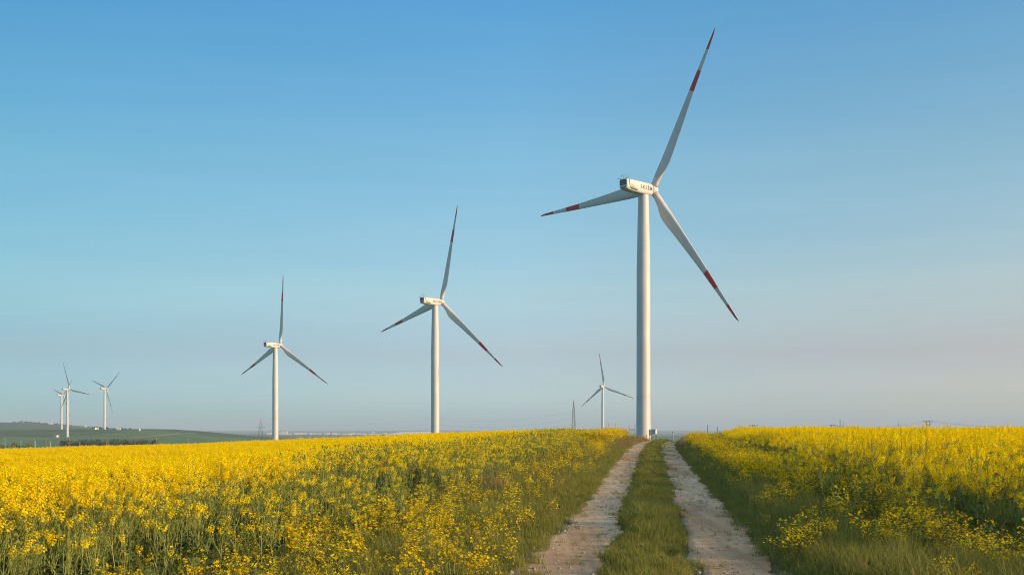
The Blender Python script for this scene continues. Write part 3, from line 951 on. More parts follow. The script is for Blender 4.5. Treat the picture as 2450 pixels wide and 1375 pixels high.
# far town on the plain
town = 'houses of the far town'
h0 = house('apartment_block', 680, 1041, 5600, 36, 14, 17, 0, 'pale wide apartment block of the far town right of the medium turbine', 'render_white', 'sheet_roof', town, 0, 7, 5)
for k in range(2):
    p = at((753, 762)[k], 1030.5, 5600); g0 = float(ground_z(p.x, p.y))
    o = tag(empty('chimney', (p.x, p.y, g0)), ('left', 'right')[k] + ' one of two thin chimneys over the far town', 'chimney', 'chimneys of the far town')
    mb = MB(); mb.bar((0, 0, -1), (0, 0, p.z - g0), 1.2, 0, 10, .8); link('shaft', mb.mesh('shaft', M['grey'], True), o)
    mb = MB(); mb.bar((0, 0, p.z - g0), (0, 0, p.z - g0 + 1.5), 1.1, 0, 10); link('rim', mb.mesh('rim', M['pylon_red']), o)
for k in range(24):
    px = 645 + k * 12.0 + rnd.uniform(-4, 4)
    if abs(px - 680) < 9: continue
    D = rnd.uniform(5200, 6400)
    w = rnd.uniform(12, 24); h = rnd.choice((6, 8, 9, 12))
    house('town_house', px, 1040, D, w, 11, h, rnd.choice((0, 3, 3)), 'tiny pale house in the hazy far town above the left field', rnd.choice(('render_white', 'render_cream', 'render_white')),
          rnd.choice(('roof_red', 'sheet_roof')), town, 0, 0)
house('farm_house', 1383, 1031, 1000, 7, 6, 21, 1.5, 'small pale house beside the foot of the tall slim pylon', 'render_cream', 'sheet_roof', None, 0, 2)
for k, (px, D) in enumerate(((2087, 4200), (2154, 4300))):
    house('farm_house', px, 1026, D, 14, 9, 26, 2.5, ('pale far house among the trees on the right skyline', 'tiny far house at the faint pole on the right skyline')[k], 'render_cream', 'sheet_roof', None, 0, 2)


# ------------------------------------------------------------------ trees
def crown_clump(mb, c, rx, rz_, n, leaf, mi, r):
    for _ in range(n):
        while True:
            v = Vector((r.uniform(-1, 1), r.uniform(-1, 1), r.uniform(-1, 1)))
            if .25 < v.length < 1: break
        p = Vector(c) + Vector((v.x * rx, v.y * rx, v.z * rz_))
        u = Vector((r.gauss(0, 1), r.gauss(0, 1), r.gauss(0, 1))).normalized(); w = u.orthogonal().normalized()
        s_ = leaf * r.uniform(.6, 1.3)
        mb.add([p - u * s_, p + w * s_ * .6, p + u * s_, p - w * s_ * .6], [(0, 1, 2, 3)], mi)


def tree(px, D, ztop_px, w, label, group, name='broadleaf_tree', leafm='tree_leaf', z0=None):
    p = at(px, ztop_px, D); g0 = float(ground_z(p.x, p.y)); H = max(4.0, p.z - g0)
    r = random.Random(int(px * 13 + D))
    o = tag(empty(name, (p.x, p.y, g0)), label, 'tree', group)
    mb = MB(); mb.tube([(0, 0, -.5), (0, 0, H * .3), (.2, 0, H * .7)], [.35, .25, .1], 0, 6)
    for k in range(4):
        t = r.uniform(0, 6.28); mb.tube([(0, 0, H * .3), (math.cos(t) * w * .3, math.sin(t) * w * .3, H * .62)], [.14, .05], 0, 4)
    link('trunk', mb.mesh('trunk', M['bark']), o)
    mb = MB()
    for k in range(7):
        t = r.uniform(0, 6.28); q = r.uniform(0, .55) * w
        crown_clump(mb, (math.cos(t) * q, math.sin(t) * q, H * r.uniform(.42, .8)), w * r.uniform(.3, .5), H * .2, 60, .55, 0, r)
    link('crown', mb.mesh('crown', M[leafm]), o)
    return o


for k, (px, w, yt) in enumerate(((224, 5, 1017.5), (232, 6, 1017), (241, 6, 1018), (256.5, 4.5, 1018.5), (270, 4, 1022), (275, 3.5, 1022.5), (283, 4, 1021), (288, 4, 1020.5), (294, 3, 1023), (300, 3.5, 1022.5), (311, 3.5, 1024.5))):
    tree(px, 2150, yt + 1.5, w * .9, ('dark tree in the clump behind the lone far turbine' if px < 260 else 'small dark tree in the row right of the lone far turbine'),
         ('trees behind the lone far turbine' if px < 260 else 'small trees on the hill brow'))


def wood(name, segs, label, seed):
    """one far wood read as a mass: many crowns and trunks in one mesh"""
    r = random.Random(seed); mb = MB()
    for (x0, x1, D, dj, yt0, yt1, sp, mi) in segs:
        n = max(2, int((x1 - x0) / F * D / sp))
        for k in range(n):
            t = (k + r.random()) / n
            d = D + r.uniform(-dj, dj)
            p = at(x0 + (x1 - x0) * t, yt0 + (yt1 - yt0) * t + r.uniform(0, 2.2), d)
            g0 = float(ground_z(p.x, p.y)); H = max(3.5, p.z - g0)
            mb.bar((p.x, p.y, g0 - .3), (p.x, p.y, g0 + H * .6), .22, 2)
            hh = min(H, 9)
            for q in range(4):
                crown_clump(mb, (p.x + r.uniform(-1.8, 1.8), p.y + r.uniform(-1.8, 1.8), g0 + H - hh * r.uniform(.25, .75)), r.uniform(1.6, 2.6), hh * .25, 34, .62, mi, r)
    tag(link(name, mb.mesh(name, [M['tree_leaf'], M['tree_brown'], M['bark']])), label, 'wood', kind='stuff')


wood('tree_belt', [(146, 162, 850, 6, 1052, 1047.5, 2.2, 0), (160, 180, 850, 6, 1048.5, 1049, 2.5, 1), (178, 262, 860, 10, 1048, 1047, 1.9, 0), (262, 322, 860, 10, 1047.5, 1047, 1.9, 0),
                   (322, 338, 850, 6, 1046.5, 1047, 2.2, 1), (338, 372, 850, 8, 1046.5, 1047, 2.0, 0)], 'long dark belt of trees in the valley below the left hill', 5)
wood('hedge', [(-30, 34, 700, 5, 1053.5, 1054.5, 2.4, 0), (34, 72, 700, 5, 1056.5, 1058.5, 2.6, 0)], 'dark hedge at the far left behind the field', 6)
wood('hilltop_wood', [(30, 50, 3250, 20, 1008, 1007, 5, 0), (50, 116, 3250, 20, 1004.5, 1010.5, 4, 0), (127, 170, 3250, 20, 1009.5, 1014.5, 5, 0)], 'dark strip of wood along the left ridge', 8)
wood('skyline_wood', [(2035, 2110, 4200, 60, 1023, 1021.5, 12, 0), (2110, 2260, 4200, 60, 1022, 1022.5, 12, 0)], 'faint wood on the hazy right skyline', 9)


# ------------------------------------------------------------------ plants
def v3(r, s): return Vector((r.gauss(0, s), r.gauss(0, s), r.gauss(0, s)))


def flower(mb, c, up_, size, mi, r):
    up_ = up_.normalized(); u = up_.orthogonal().normalized(); v = up_.cross(u)
    t0 = r.uniform(0, 1.6)
    for k in range(4):
        t = t0 + k * PI / 2
        d = u * math.cos(t) + v * math.sin(t); e = up_.cross(d)
        lift = up_ * size * r.uniform(.05, .35)
        mb.add([c, c + d * size * .62 + e * size * .42 + lift, c + d * size * 1.05 + lift, c + d * size * .62 - e * size * .42 + lift], [(0, 1, 2, 3)], mi)


def leaf(mb, base, d, L, W, mi, r):
    side = d.cross(Vector((0, 0, 1)))
    side = side.normalized() if side.length > .01 else Vector((1, 0, 0))
    side = (side + Vector((0, 0, r.uniform(-.5, .5)))).normalized()
    p = [base, base + d * L * .35, base + d * L * .7 + Vector((0, 0, -.12 * L)), base + d * L + Vector((0, 0, -.38 * L))]
    w = [.08, .8, 1.0, .1]
    vs = []
    for q, ww in zip(p, w): vs += [q - side * W * .5 * ww, q + side * W * .5 * ww]
    mb.add(vs, [(0, 1, 3, 2), (2, 3, 5, 4), (4, 5, 7, 6)], mi)


def rape_plant(seed, H, bloom, leaves, low=False):
    """materials: 0 petal 1 stem 2 leaf 3 pod"""
    r = random.Random(seed); mb = MB()
    lean = Vector((r.gauss(0, .05), r.gauss(0, .05), 0))
    pts = [Vector((0, 0, -.05))]
    for k in range(1, 6):
        t = k / 5; pts.append(Vector((0, 0, H * t)) + lean * t * t * H * 2 + Vector((r.gauss(0, .006), r.gauss(0, .006), 0)))
    mb.tube(pts, [.0065, .006, .0055, .005, .004, .0025], 1, 3)
    tips = [(pts[-1], Vector((lean.x, lean.y, 1)), 1.0)]
    nb = r.randint(8, 11) if low else r.randint(4, 7)
    for k in range(nb):
        t = r.uniform(.22, .62) if low else r.uniform(.48, .76)
        i = int(t * 5); b = pts[i].lerp(pts[i + 1], t * 5 - i)
        an = r.uniform(0, 2 * PI); o = Vector((math.cos(an), math.sin(an), 0))
        L = H * ((r.uniform(.52, 1.0) if low else r.uniform(.80, 1.0)) - t)
        if L < .12: L = .12
        m1 = b + o * L * .28 + Vector((0, 0, L * .5)); e = b + o * L * r.uniform(.32, .5) + Vector((0, 0, L * .98))
        mb.tube([b, m1, e], [.0038, .003, .0018], 1, 3)
        tips.append((e, (e - m1).normalized(), r.uniform(.6, 1.0)))
        if r.random() < .7: leaf(mb, b, (o + Vector((0, 0, .6))).normalized(), r.uniform(.04, .08), .02, 2, r)
    for (e, d, sc) in tips:
        if r.random() > bloom:
            # green bud cluster
            for q in range(5): mb.bar(e + v3(r, .010), e + v3(r, .010) + d * .016, .006, 3, 3)
        else:
            n = int(26 * sc)
            for q in range(n):
                t = q / n
                an = q * 2.4 + r.uniform(-.3, .3); rad = (.012 + .030 * math.sin(PI * min(1, .25 + t * .8))) * (.8 + .4 * r.random())
                o = d.orthogonal().normalized(); o = Matrix.Rotation(an, 3, d) @ o
                c = e + d * (.045 - .11 * t * sc) + o * rad
                flower(mb, c, (o * 1.0 + d * .8 + v3(r, .25)), r.uniform(.0115, .0148), 0, r)
        for q in range(7):
            an = q * 2.2; o = Matrix.Rotation(an, 3, d) @ d.orthogonal().normalized()
            c = e - d * (.09 + .025 * q)
            mb.bar(c, c + o * .035 + d * .035, .0016, 3, 3)
    for k in range(leaves):
        t = r.uniform(.05, .55); i = int(t * 5); b = pts[i].lerp(pts[i + 1], t * 5 - i)
        an = r.uniform(0, 2 * PI); d = Vector((math.cos(an), math.sin(an), r.uniform(.1, .8))).normalized()
        L = r.uniform(.10, .22) * (1.25 - t); leaf(mb, b, d, L, L * .42, 2, r)
    return mb


def weed_plant(seed, H, spread, nst, fl):
    """branching mustard weed; materials 0 petal 1 stem 2 leaf 3 pod"""
    r = random.Random(seed); mb = MB()
    for k in range(nst):
        an = r.uniform(0, 2 * PI); o = Vector((math.cos(an), math.sin(an), 0)) * spread * r.uniform(.1, 1)
        h = H * r.uniform(.6, 1)
        p = [Vector((0, 0, -.03)) + o * .1, o * .45 + Vector((0, 0, h * .5)), o + Vector((0, 0, h))]
        mb.tube(p, [.004, .003, .0015], 1, 3)
        for q in range(r.randint(3, 5)):
            t = r.uniform(.4, .95); b = p[1].lerp(p[2], max(0, t * 2 - 1)) if t > .5 else p[0].lerp(p[1], t * 2)
            e = b + Vector((r.gauss(0, .05), r.gauss(0, .05), r.uniform(.03, .13)))
            mb.tube([b, e], [.002, .0012], 1, 3)
            for w in range(fl):
                c = e + Vector((r.gauss(0, .013), r.gauss(0, .013), r.gauss(.005, .011)))
                flower(mb, c, Vector((r.gauss(0, .6), r.gauss(0, .6), 1)), r.uniform(.012, .0165), 0, r)
        for w in range(fl + 1):
            c = p[2] + Vector((r.gauss(0, .018), r.gauss(0, .018), r.gauss(.005, .016)))
            flower(mb, c, Vector((r.gauss(0, .6), r.gauss(0, .6), 1)), r.uniform(.012, .0165), 0, r)
        for q in range(4):
            t = r.uniform(.05, .8); b = p[0].lerp(p[1], t)
            a2 = r.uniform(0, 6.28); leaf(mb, b, Vector((math.cos(a2), math.sin(a2), .5)).normalized(), r.uniform(.04, .10), .022, 2, r)
    return mb


def grass_tuft(seed, n, h, spread, bend, dry=0.1):
    r = random.Random(seed); mb = MB()
    for k in range(n):
        b = Vector((r.gauss(0, spread), r.gauss(0, spread), -.01)); an = r.uniform(0, 2 * PI)
        d = Vector((math.cos(an), math.sin(an), 0)); hh = h * r.uniform(.5, 1.1); bd = bend * r.uniform(.2, 1.2)
        w = r.uniform(.0022, .0042); s_ = d.cross(Vector((0, 0, 1)))
        p = [b, b + Vector((0, 0, hh * .5)) + d * bd * hh * .25, b + Vector((0, 0, hh * (1 - .3 * bd))) + d * bd * hh]
        mb.add([p[0] - s_ * w, p[0] + s_ * w, p[1] + s_ * w * .8, p[1] - s_ * w * .8, p[2]], [(0, 1, 2, 3), (3, 2, 4)], 1 if r.random() < dry else 0)
    return mb


def leaf_clump(seed, n, size, spread):
    r = random.Random(seed); mb = MB()
    for k in range(n):
        an = r.uniform(0, 2 * PI); d = Vector((math.cos(an), math.sin(an), r.uniform(.2, 1.4))).normalized()
        L = size * r.uniform(.6, 1.2)
        leaf(mb, Vector((r.gauss(0, spread), r.gauss(0, spread), r.uniform(0, .12))), d, L, L * .5, 0, r)
    return mb


PM = [M['petal'], M['stem'], M['leaf'], M['pod']]
WM = [M['petal_weed'], M['weed_stem'], M['leaf'], M['pod']]
GM = [M['grass'], M['grass_dry']]


def proto_set(name, mbs, mats):
    c = bpy.data.collections.new(name)
    for i, mb in enumerate(mbs):
        o = bpy.data.objects.new("%s_%02d" % (name, i), mb.mesh(name, mats))
        c.objects.link(o)
    return c


RAPE = proto_set('rapeseed_plant', [rape_plant(100 + i, 1.18 + .06 * (i % 4), 1.0, 7) for i in range(8)], PM)
RAPE_LOOSE = proto_set('rapeseed_loose_plant', [rape_plant(150 + i, 1.20 + .06 * (i % 3), 1.0, 8, True) for i in range(6)], PM)
RAPE_GREEN = proto_set('rapeseed_green_plant', [rape_plant(200 + i, .95 + .07 * (i % 3), (.02, .09, .20, .04, .14, .28)[i], 12) for i in range(6)], PM)
WEED = proto_set('mustard_weed', [weed_plant(300 + i, .42 + .05 * (i % 3), .16, 6, 2 + (i % 2)) for i in range(6)], WM)
GRASS = proto_set('grass_tuft', [grass_tuft(400 + i, 34, (.13, .16, .20, .11, .24, .15)[i], .055, .55, .15) for i in range(6)], GM)
TALLGRASS = proto_set('tall_grass_tuft', [grass_tuft(430 + i, 26, (.42, .5, .36)[i], .06, .35, .30) for i in range(3)], GM)
DRYGRASS = proto_set('dry_grass_tuft', [grass_tuft(460 + i, 30, (.42, .5, .36)[i], .09, .4, .9) for i in range(3)], [M['grass'], M['dry_stem']])
LEAVES = proto_set('leaf_rosette', [leaf_clump(500 + i, 9, .17, .05) for i in range(4)], [M['leaf']])


def stone_mb(seed):
    r = random.Random(seed); bm = bmesh.new(); bmesh.ops.create_icosphere(bm, subdivisions=1, radius=1)
    for v in bm.verts: v.co = Vector((v.co.x * r.uniform(.7, 1.2), v.co.y * r.uniform(.7, 1.2), v.co.z * r.uniform(.4, .75)))
    mb = MB(); mb.add([v.co.copy() for v in bm.verts], [tuple(v.index for v in f.verts) for f in bm.faces]); bm.free()
    return mb


STONES = proto_set('gravel_stone', [stone_mb(600 + i) for i in range(5)], [M['stone']])

_groups = {}


def scatter_tree(coll):
    if coll.name in _groups: return _groups[coll.name]
    ng = bpy.data.node_groups.new('scatter_' + coll.name, 'GeometryNodeTree')
    ng.interface.new_socket("Geometry", in_out='INPUT', socket_type='NodeSocketGeometry')
    ng.interface.new_socket("Geometry", in_out='OUTPUT', socket_type='NodeSocketGeometry')
    n, l = ng.nodes, ng.links
    gi = n.new("NodeGroupInput"); go = n.new("NodeGroupOutput")
    ci = n.new("GeometryNodeCollectionInfo"); ci.inputs[0].default_value = coll
    ci.inputs["Separate Children"].default_value = True; ci.inputs["Reset Children"].default_value = True
    ip = n.new("GeometryNodeInstanceOnPoints"); ip.inputs["Pick Instance"].default_value = True

    def attr(nm, ty):
        a = n.new("GeometryNodeInputNamedAttribute"); a.data_type = ty; a.inputs["Name"].default_value = nm
        return a.outputs["Attribute"]
    er = n.new("FunctionNodeEulerToRotation")
    l.new(attr("rot", 'FLOAT_VECTOR'), er.inputs[0])
    l.new(gi.outputs[0], ip.inputs["Points"]); l.new(ci.outputs[0], ip.inputs["Instance"])
    l.new(attr("idx", 'INT'), ip.inputs["Instance Index"]); l.new(er.outputs[0], ip.inputs["Rotation"])
    l.new(attr("scl", 'FLOAT_VECTOR'), ip.inputs["Scale"])
    l.new(ip.outputs[0], go.inputs[0])
    _groups[coll.name] = ng
    return ng


def scatter(name, coll, y, s, scale, label, cat, tilt=.06, zoff=0.0, zs=None):
    x = xc(np.clip(y, -20, 200)) + s
    z = ground_z(x, y) + zoff
    n = len(x)
    me = bpy.data.meshes.new(name)
    me.vertices.add(n)
    me.vertices.foreach_set("co", np.stack([x, y, z], 1).astype(np.float32).ravel())
    rot = np.stack([rng.normal(0, tilt, n), rng.normal(0, tilt, n), rng.uniform(0, 2 * PI, n)], 1).astype(np.float32)
    me.attributes.new("rot", 'FLOAT_VECTOR', 'POINT').data.foreach_set("vector", rot.ravel())
    sc = np.stack([scale, scale, scale * (1 if zs is None else zs)], 1).astype(np.float32)
    me.attributes.new("scl", 'FLOAT_VECTOR', 'POINT').data.foreach_set("vector", sc.ravel())
    me.attributes.new("idx", 'INT', 'POINT').data.foreach_set("value", rng.integers(0, len(coll.objects), n).astype(np.int32))
    o = link(name, me)
    md = o.modifiers.new("scatter", 'NODES'); md.node_group = scatter_tree(coll)
    return tag(o, label, cat, kind='stuff')


def sample(s0, s1, y0, y1, dens, fn, margin=4.0):
    """random (y, s) at dens per square metre, kept with probability fn(y, s), inside the widened view wedge"""
    n = int((s1 - s0) * (y1 - y0) * dens)
    y = rng.uniform(y0, y1, n); s = rng.uniform(s0, s1, n)
    x = xc(y) + s
    k = (np.abs(x) < 0.46 * y + margin)
    y, s = y[k], s[k]
    k = rng.random(len(y)) < fn(y, s)
    return y[k], s[k]


def height_noise(y, s, sd=21):
    return 0.86 + .28 * fbm(y * .25, s * .25, sd) + rng.normal(0, .045, len(y))


# left crop: dense and in full bloom beyond its ragged edge
edgeL = lambda y: -5.6 - 1.8 * sstep(y, 12, 30) + 1.6 * (fbm(y * .22, y * 0 + 2.2, 41) - .5)
y, s = sample(-75, -5, 6, 112, 38, lambda y, s: sstep(edgeL(y) - s, -.25, .7) * (1 - .35 * sstep(y, 45, 80)))
far_k = .88
scatter('rapeseed_field', RAPE, y, s, height_noise(y, s) * .80, 'rapeseed crop in full yellow bloom covering the left field', 'crop field', .07)
# green, barely flowering band along its edge
y, s = sample(-9.5, -3.2, 6, 110, 26, lambda y, s: sstep(s - edgeL(y), -1.6, -.2) * sstep(-s, 3.4, 4.6 ) * (1 - .6 * (1 - sstep(y, 14, 17)) * (1 - sstep(-s, 4.6, 5.6))) * (.35 + .65 * sstep(fbm(y * .3, s * .5, 77), .3, .6)))
scatter('green_rapeseed_strip', RAPE_GREEN, y, s, height_noise(y, s, 22) * (.55 + .40 * sstep(-s, 3.6, 6.4)), 'green strip of rapeseed with few flowers along the left field edge', 'crop field', .10)
# broad leaves filling the ground under the crop edge
y, s = sample(-14, -3.0, 6, 60, 16, lambda y, s: sstep(-s, 3.0, 4.2))
scatter('broad_leaf_cover', LEAVES, y, s, rng.uniform(.7, 1.3, len(y)), 'broad dark green leaves low in the left field edge', 'ground cover', .15)

# right crop
edgeR = lambda y: 3.75 + 1.5 * (1 - sstep(y, 12.5, 15.5)) + .4 * sstep(y, 55, 80) + .9 * (fbm(y * .2, y * 0 + 9.2, 43) - .5) + .7 * sstep(y, 60, 85)
# a bare corner lies to the right of the camera, and thin spots let the low sun through to the track
gapR = lambda y, s: sstep(y, 11.8, 12.8) * (1 - .85 * np.maximum(sstep(fbm(y * .45, y * 0 + 1.7, 83), .56, .68) * sstep(y, 20, 23), np.exp(-((y - 17.2) / .7) ** 2)) * (1 - sstep(s, 7, 9)))
y, s = sample(2.8, 50, 4, 112, 27, lambda y, s: (.7 + .3 * sstep(s - edgeR(y), 1.5, 3)) * (.15 + .85 * sstep(y, 19, 36)) * sstep(s - edgeR(y), -.2, .7) * (1 - .3 * sstep(y, 45, 80)) * gapR(y, s), 13)
hR = .64 + .18 * sstep(s - edgeR(y), 0, 1.2) + .14 * sstep(fbm(y * .33, y * 0 + 4.4, 81), .3, .7) + .1 * sstep(s, 7, 11) + .24 * (1 - sstep(y, 18, 30)) - .12 * sstep(y, 50, 70) * (1 - sstep(s, 9, 14))
scatter('rapeseed_field', RAPE, y, s, height_noise(y, s, 25) * np.clip(hR, 0, .96), 'taller rapeseed crop in bloom filling the right field', 'crop field', .09)
y, s = sample(2.8, 13, 12.4, 34, 5.5, lambda y, s: sstep(s - edgeR(y), -.5, .4) * (1 - sstep(y, 24, 34)), 8)
scatter('rapeseed_field', RAPE_LOOSE, y, s, (height_noise(y, s, 27) + rng.normal(0, .06, len(y))) * .95, 'loose tall rapeseed plants flowering from top to middle at the near right field edge', 'crop field', .11)
y, s = sample(3.3, 12, 12, 70, 10, lambda y, s: sstep(s - edgeR(y), -1.0, .6), 8)
scatter('broad_leaf_cover', LEAVES, y, s, rng.uniform(.7, 1.3, len(y)), 'broad dark green leaves low in the right field edge', 'ground cover', .15)
y, s = sample(2.6, 6.5, 4, 100, 6, lambda y, s: sstep(s - edgeR(y), -1.2, -.2), 8)
scatter('green_rapeseed_strip', RAPE_GREEN, y, s, height_noise(y, s, 26) * .68, 'green understorey plants along the right field edge', 'crop field', .10)

# yellow mustard weeds on both verges
patch = lambda y, s, sd, a, b: sstep(fbm(y * .28, s * .7, sd), a, b)
y, s = sample(-5.6, -1.5, 7, 108, 24, lambda y, s: (.25 + patch(y, s, 51, .40, .66)) * sstep(-s, 1.3 + .15 * sstep(y, 14, 22) + .5 * sstep(y, 45, 70), 1.75 + .55 * sstep(y, 14, 22) + .8 * sstep(y, 45, 70)) * (1 - sstep(-s, 3.8, 5.5)) * (.13 + .10 * sstep(y, 45, 70) + .20 * (1 - sstep(y, 13.5, 19))))
scatter('yellow_weeds', WEED, y, s, rng.uniform(.5, 1.15, len(y)), 'yellow flowering weeds scattered over the left verge', 'wildflowers', .14)
y, s = sample(1.9, 4.4, 10, 108, 26, lambda y, s: patch(y, s, 53, .36, .56) * sstep(s, 1.8, 2.8) * (.30 + .70 * np.maximum(sstep(y, 14, 18), sstep(s, 2.5, 3.1))) * (.15 + .85 * sstep(y, 19, 36)))
scatter('yellow_weeds', WEED, y, s, rng.uniform(.7, 1.35, len(y)), 'yellow flowering weeds scattered over the right verge', 'wildflowers', .14)
y, s = sample(1.5, 3.2, 10, 70, 5, lambda y, s: sstep(s, 1.5, 1.9) * sstep(fbm(y * .5, s * 1.2, 57), .42, .6), 6)
scatter('yellow_weeds', WEED, y, s, rng.uniform(.4, .75, len(y)), 'small yellow weeds dotted along the grass at the right wheel rut', 'wildflowers', .16)
# taller weeds where the left verge meets the skyline
y, s = sample(-4.6, -2.3, 66, 84, 26, lambda y, s: np.exp(-((s + 3.3) / .9) ** 2))
scatter('yellow_weeds', WEED, y, s, rng.uniform(1.2, 1.9, len(y)), 'tall bushy yellow weeds on the left verge at the skyline', 'wildflowers', .12)

# grass: verges, strip between the ruts
near_d = lambda y: 1 - .55 * sstep(y, 25, 60)
y, s = sample(-5.5, -1.25, 7, 106, 95, lambda y, s: near_d(y) * sstep(-s + .35 * (fbm(y * 1.3, s * 0 + 1, 61) - .5), 1.22, 1.5) * (1 - .7 * sstep(-s, 4, 5.4)))
scatter('verge_grass', GRASS, y, s, rng.uniform(.7, 1.35, len(y)) * (.65 + .6 * sstep(-s, 1.3, 2.4)), 'grass on the verge left of the track', 'grass', .12)
y, s = sample(1.2, 5.7, 7, 106, 90, lambda y, s: near_d(y) * sstep(s + .35 * (fbm(y * 1.3, s * 0 + 5, 62) - .5), 1.24, 1.55) * (1 - .7 * sstep(s, 4.2, 5.6)), 7)
scatter('verge_grass', GRASS, y, s, rng.uniform(.7, 1.35, len(y)) * (.65 + .7 * sstep(s, 1.3, 2.4)), 'grass on the verge right of the track', 'grass', .12)
mid = lambda y, s: np.abs(s + .04 + .12 * (fbm(y * .4, y * 0 + 3, 64) - .5))
y, s = sample(-.75, .7, 7, 106, 210, lambda y, s: near_d(y) * (1 - sstep(mid(y, s) + .22 * (fbm(y * 1.9, s * 3, 63) - .5), .36, .56)))
scatter('centre_grass', GRASS, y, s, rng.uniform(.35, 1.15, len(y)) * (.25 + 1.3 * fbm(y * .9, s * 2.2, 67)) * (1 - .35 * sstep(np.abs(s), .25, .55)), 'grass strip between the two wheel ruts', 'grass', .15)
# sparse blades creeping over the rut edges
y, s = sample(-1.6, 1.6, 7, 80, 40, lambda y, s: sstep(fbm(y * .8, s * 2.2, 66), .44, .62) * (.25 + .75 * sstep(np.abs(np.abs(s) - .95), .15, .45)))
scatter('creeping_grass', GRASS, y, s, rng.uniform(.25, .5, len(y)), 'small grass tufts creeping into the wheel ruts', 'grass', .3, .02)
y, s = sample(1.7, 3.4, 8, 100, 13, lambda y, s: sstep(fbm(y * .3, s * .6, 68), .36, .6) * (.4 + .6 * sstep(y, 15, 22)), 6)
scatter('tall_grass', TALLGRASS, y, s, rng.uniform(.5, .95, len(y)), 'tall seeding grass on the right verge', 'grass', .12)
y, s = sample(-4.2, -1.8, 9, 100, 5, lambda y, s: sstep(fbm(y * .3, s * .6, 69), .45, .62))
scatter('tall_grass', TALLGRASS, y, s, rng.uniform(.6, 1.0, len(y)), 'tall seeding grass on the left verge', 'grass', .12)
y, s = sample(-3.6, -1.4, 62, 98, 13, lambda y, s: np.exp(-((s + 2.0) / .6) ** 2) * .9)
y2, s2 = sample(1.5, 3.4, 66, 98, 11, lambda y, s: np.exp(-((s - 2.1) / .6) ** 2) * .9)
y, s = np.concatenate([y, y2]), np.concatenate([s, s2])
scatter('dry_grass', DRYGRASS, y, s, rng.uniform(.6, 1.2, len(y)), 'reddish dry grass on the banks where the track meets the skyline', 'grass', .14)
# broad leaved weeds among the grass
y, s = sample(-3.8, 3.6, 7, 60, 9, lambda y, s: (sstep(np.abs(s), 1.45, 1.8) + .8 * (1 - sstep(np.abs(s), .3, .5))) * sstep(fbm(y * .6, s * 1.1, 73), .42, .6), 6)
scatter('broad_leaf_weeds', LEAVES, y, s, rng.uniform(.3, .75, len(y)), 'low broad leaved weeds among the grass beside and between the ruts', 'ground cover', .2)
# loose stones in and beside the ruts
y, s = sample(-1.6, 1.75, 7, 45, 120, lambda y, s: (.10 + .9 * sstep(fbm(y * .9, s * 2.5, 71), .5, .68)) * (sstep(np.abs(s), .38, .6)) * (1 - .6 * sstep(y, 15, 35)))
scatter('loose_gravel', STONES, y, s, rng.gamma(2.0, .0045, len(y)) + .003, 'loose gravel and pale stones lying in the wheel ruts', 'gravel', .3, .026)


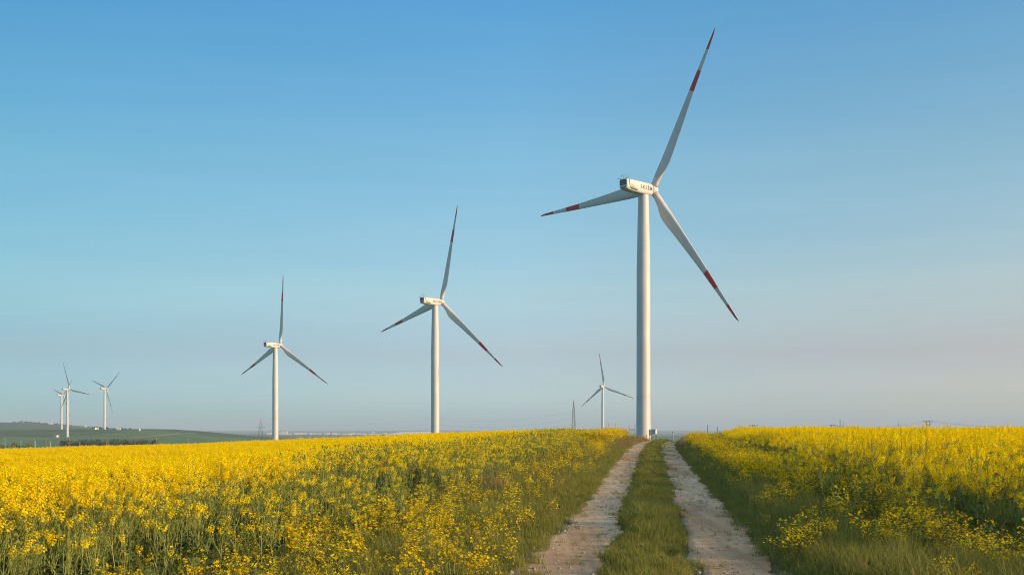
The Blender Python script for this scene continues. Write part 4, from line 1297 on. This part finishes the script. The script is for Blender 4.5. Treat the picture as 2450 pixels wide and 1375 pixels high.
# countable bushes and clumps
def bush(px, ybase, d, w, h, label, seed, petals=True, name='mustard_bush', dry=False, nst=40):
    x = (px - CX) / F * d; z = float(ground_z(x, d))
    r = random.Random(seed)
    o = tag(empty(name, (x, d, z)), label, 'bush', 'single bushes beside the track')
    st = MB(); fl = MB(); lf = MB()
    for k in range(nst):
        an = r.uniform(0, 2 * PI); q = math.sqrt(r.random())
        e = Vector((math.cos(an) * q * w / 2, math.sin(an) * q * w / 2, h * (1 - .55 * q * q) * r.uniform(.6, 1.22)))
        b = Vector((e.x * .12, e.y * .12, -.03)); m_ = Vector((e.x * .55, e.y * .55, e.z * .5))
        st.tube([b, m_, e], [.005, .0035, .0016], 0, 3)
        for j in range(6):
            t = r.uniform(.25, 1); p = m_.lerp(e, t) if j > 1 else b.lerp(m_, r.uniform(.4, 1))
            e2 = p + Vector((r.gauss(0, .05), r.gauss(0, .05), r.uniform(.02, .10)))
            st.tube([p, e2], [.0022, .0012], 0, 3)
            if petals:
                for g_ in range(3 if j > 1 else 1):
                    flower(fl, e2 + v3(r, .02), Vector((r.gauss(0, .6), r.gauss(0, .6), 1)), r.uniform(.0115, .016), 0, r)
            a2 = r.uniform(0, 6.28)
            if not dry: leaf(lf, p, Vector((math.cos(a2), math.sin(a2), .5)).normalized(), r.uniform(.04, .09), .024, 0, r)
    link('branches', st.mesh('branches', M['dry_stem'] if dry else M['weed_stem']), o)
    if lf.f: link('leaves', lf.mesh('leaves', M['leaf']), o)
    if fl.f: link('flowers', fl.mesh('flowers', M['petal_weed']), o)
    return o


bush(1905, 1335, 13.4, .70, .42, 'small round yellow flowering bush alone on the dark grass right of the track', 1, nst=46)
bush(2085, 1275, 16.6, 1.35, .72, 'large wide yellow flowering bush at the right field edge', 2, nst=95)
bush(2260, 1345, 13.0, 1.20, .50, 'low spreading yellow bush in the lower right of the picture', 3, nst=60)
bush(1985, 1215, 21.0, 1.15, .58, 'yellow bush behind and left of the large wide bush', 4, nst=60)
bush(1868, 1148, 29.0, 2.1, .62, 'broad yellow bush far along the right verge', 5, nst=110)
bush(2390, 1385, 12.3, 1.1, .42, 'low yellow flowering weed clump in the bottom right corner', 12, nst=44)
bush(2120, 1345, 13.3, .6, .34, 'small yellow weed clump left of the low spreading bush', 13, nst=22)
bush(1502, 1262, 17.6, .62, .36, 'green leafy weed clump with few flowers in the centre grass strip', 6, petals=False, name='weed_clump', nst=40)
bush(1188, 1190, 23.5, .95, .55, 'brown leafless dry bush on the left verge', 7, petals=False, name='dry_bush', dry=True, nst=46)
bush(1120, 1250, 19.0, .9, .45, 'yellow flowering bush on the left verge in front of the dry bush', 8, nst=44)
bush(760, 1330, 13.6, .85, .50, 'yellow flowering bush at the lower left beside the dark leaves', 9, nst=40)

# ------------------------------------------------------------------ haze
hm, hn, hl = new_mat('haze_air')
hn.remove(hn["Principled BSDF"])
pv = hn.new("ShaderNodeVolumePrincipled")
pv.inputs["Color"].default_value = (0.62, 0.80, 1.0, 1)
pv.inputs["Density"].default_value = 1.15e-4
pv.inputs["Anisotropy"].default_value = 0.0
hl.new(pv.outputs[0], hn["Material Output"].inputs["Volume"])
mb = MB()
zb, zt = -40.0, 120.0
mb.box((0, 6400, (zb + zt) / 2), (16200, 8300, (zt - zb) / 2))
hz_o = link('haze', mb.mesh('haze', hm))
tag(hz_o, 'thin pale blue haze filling the air over the plain', 'haze', kind='stuff')
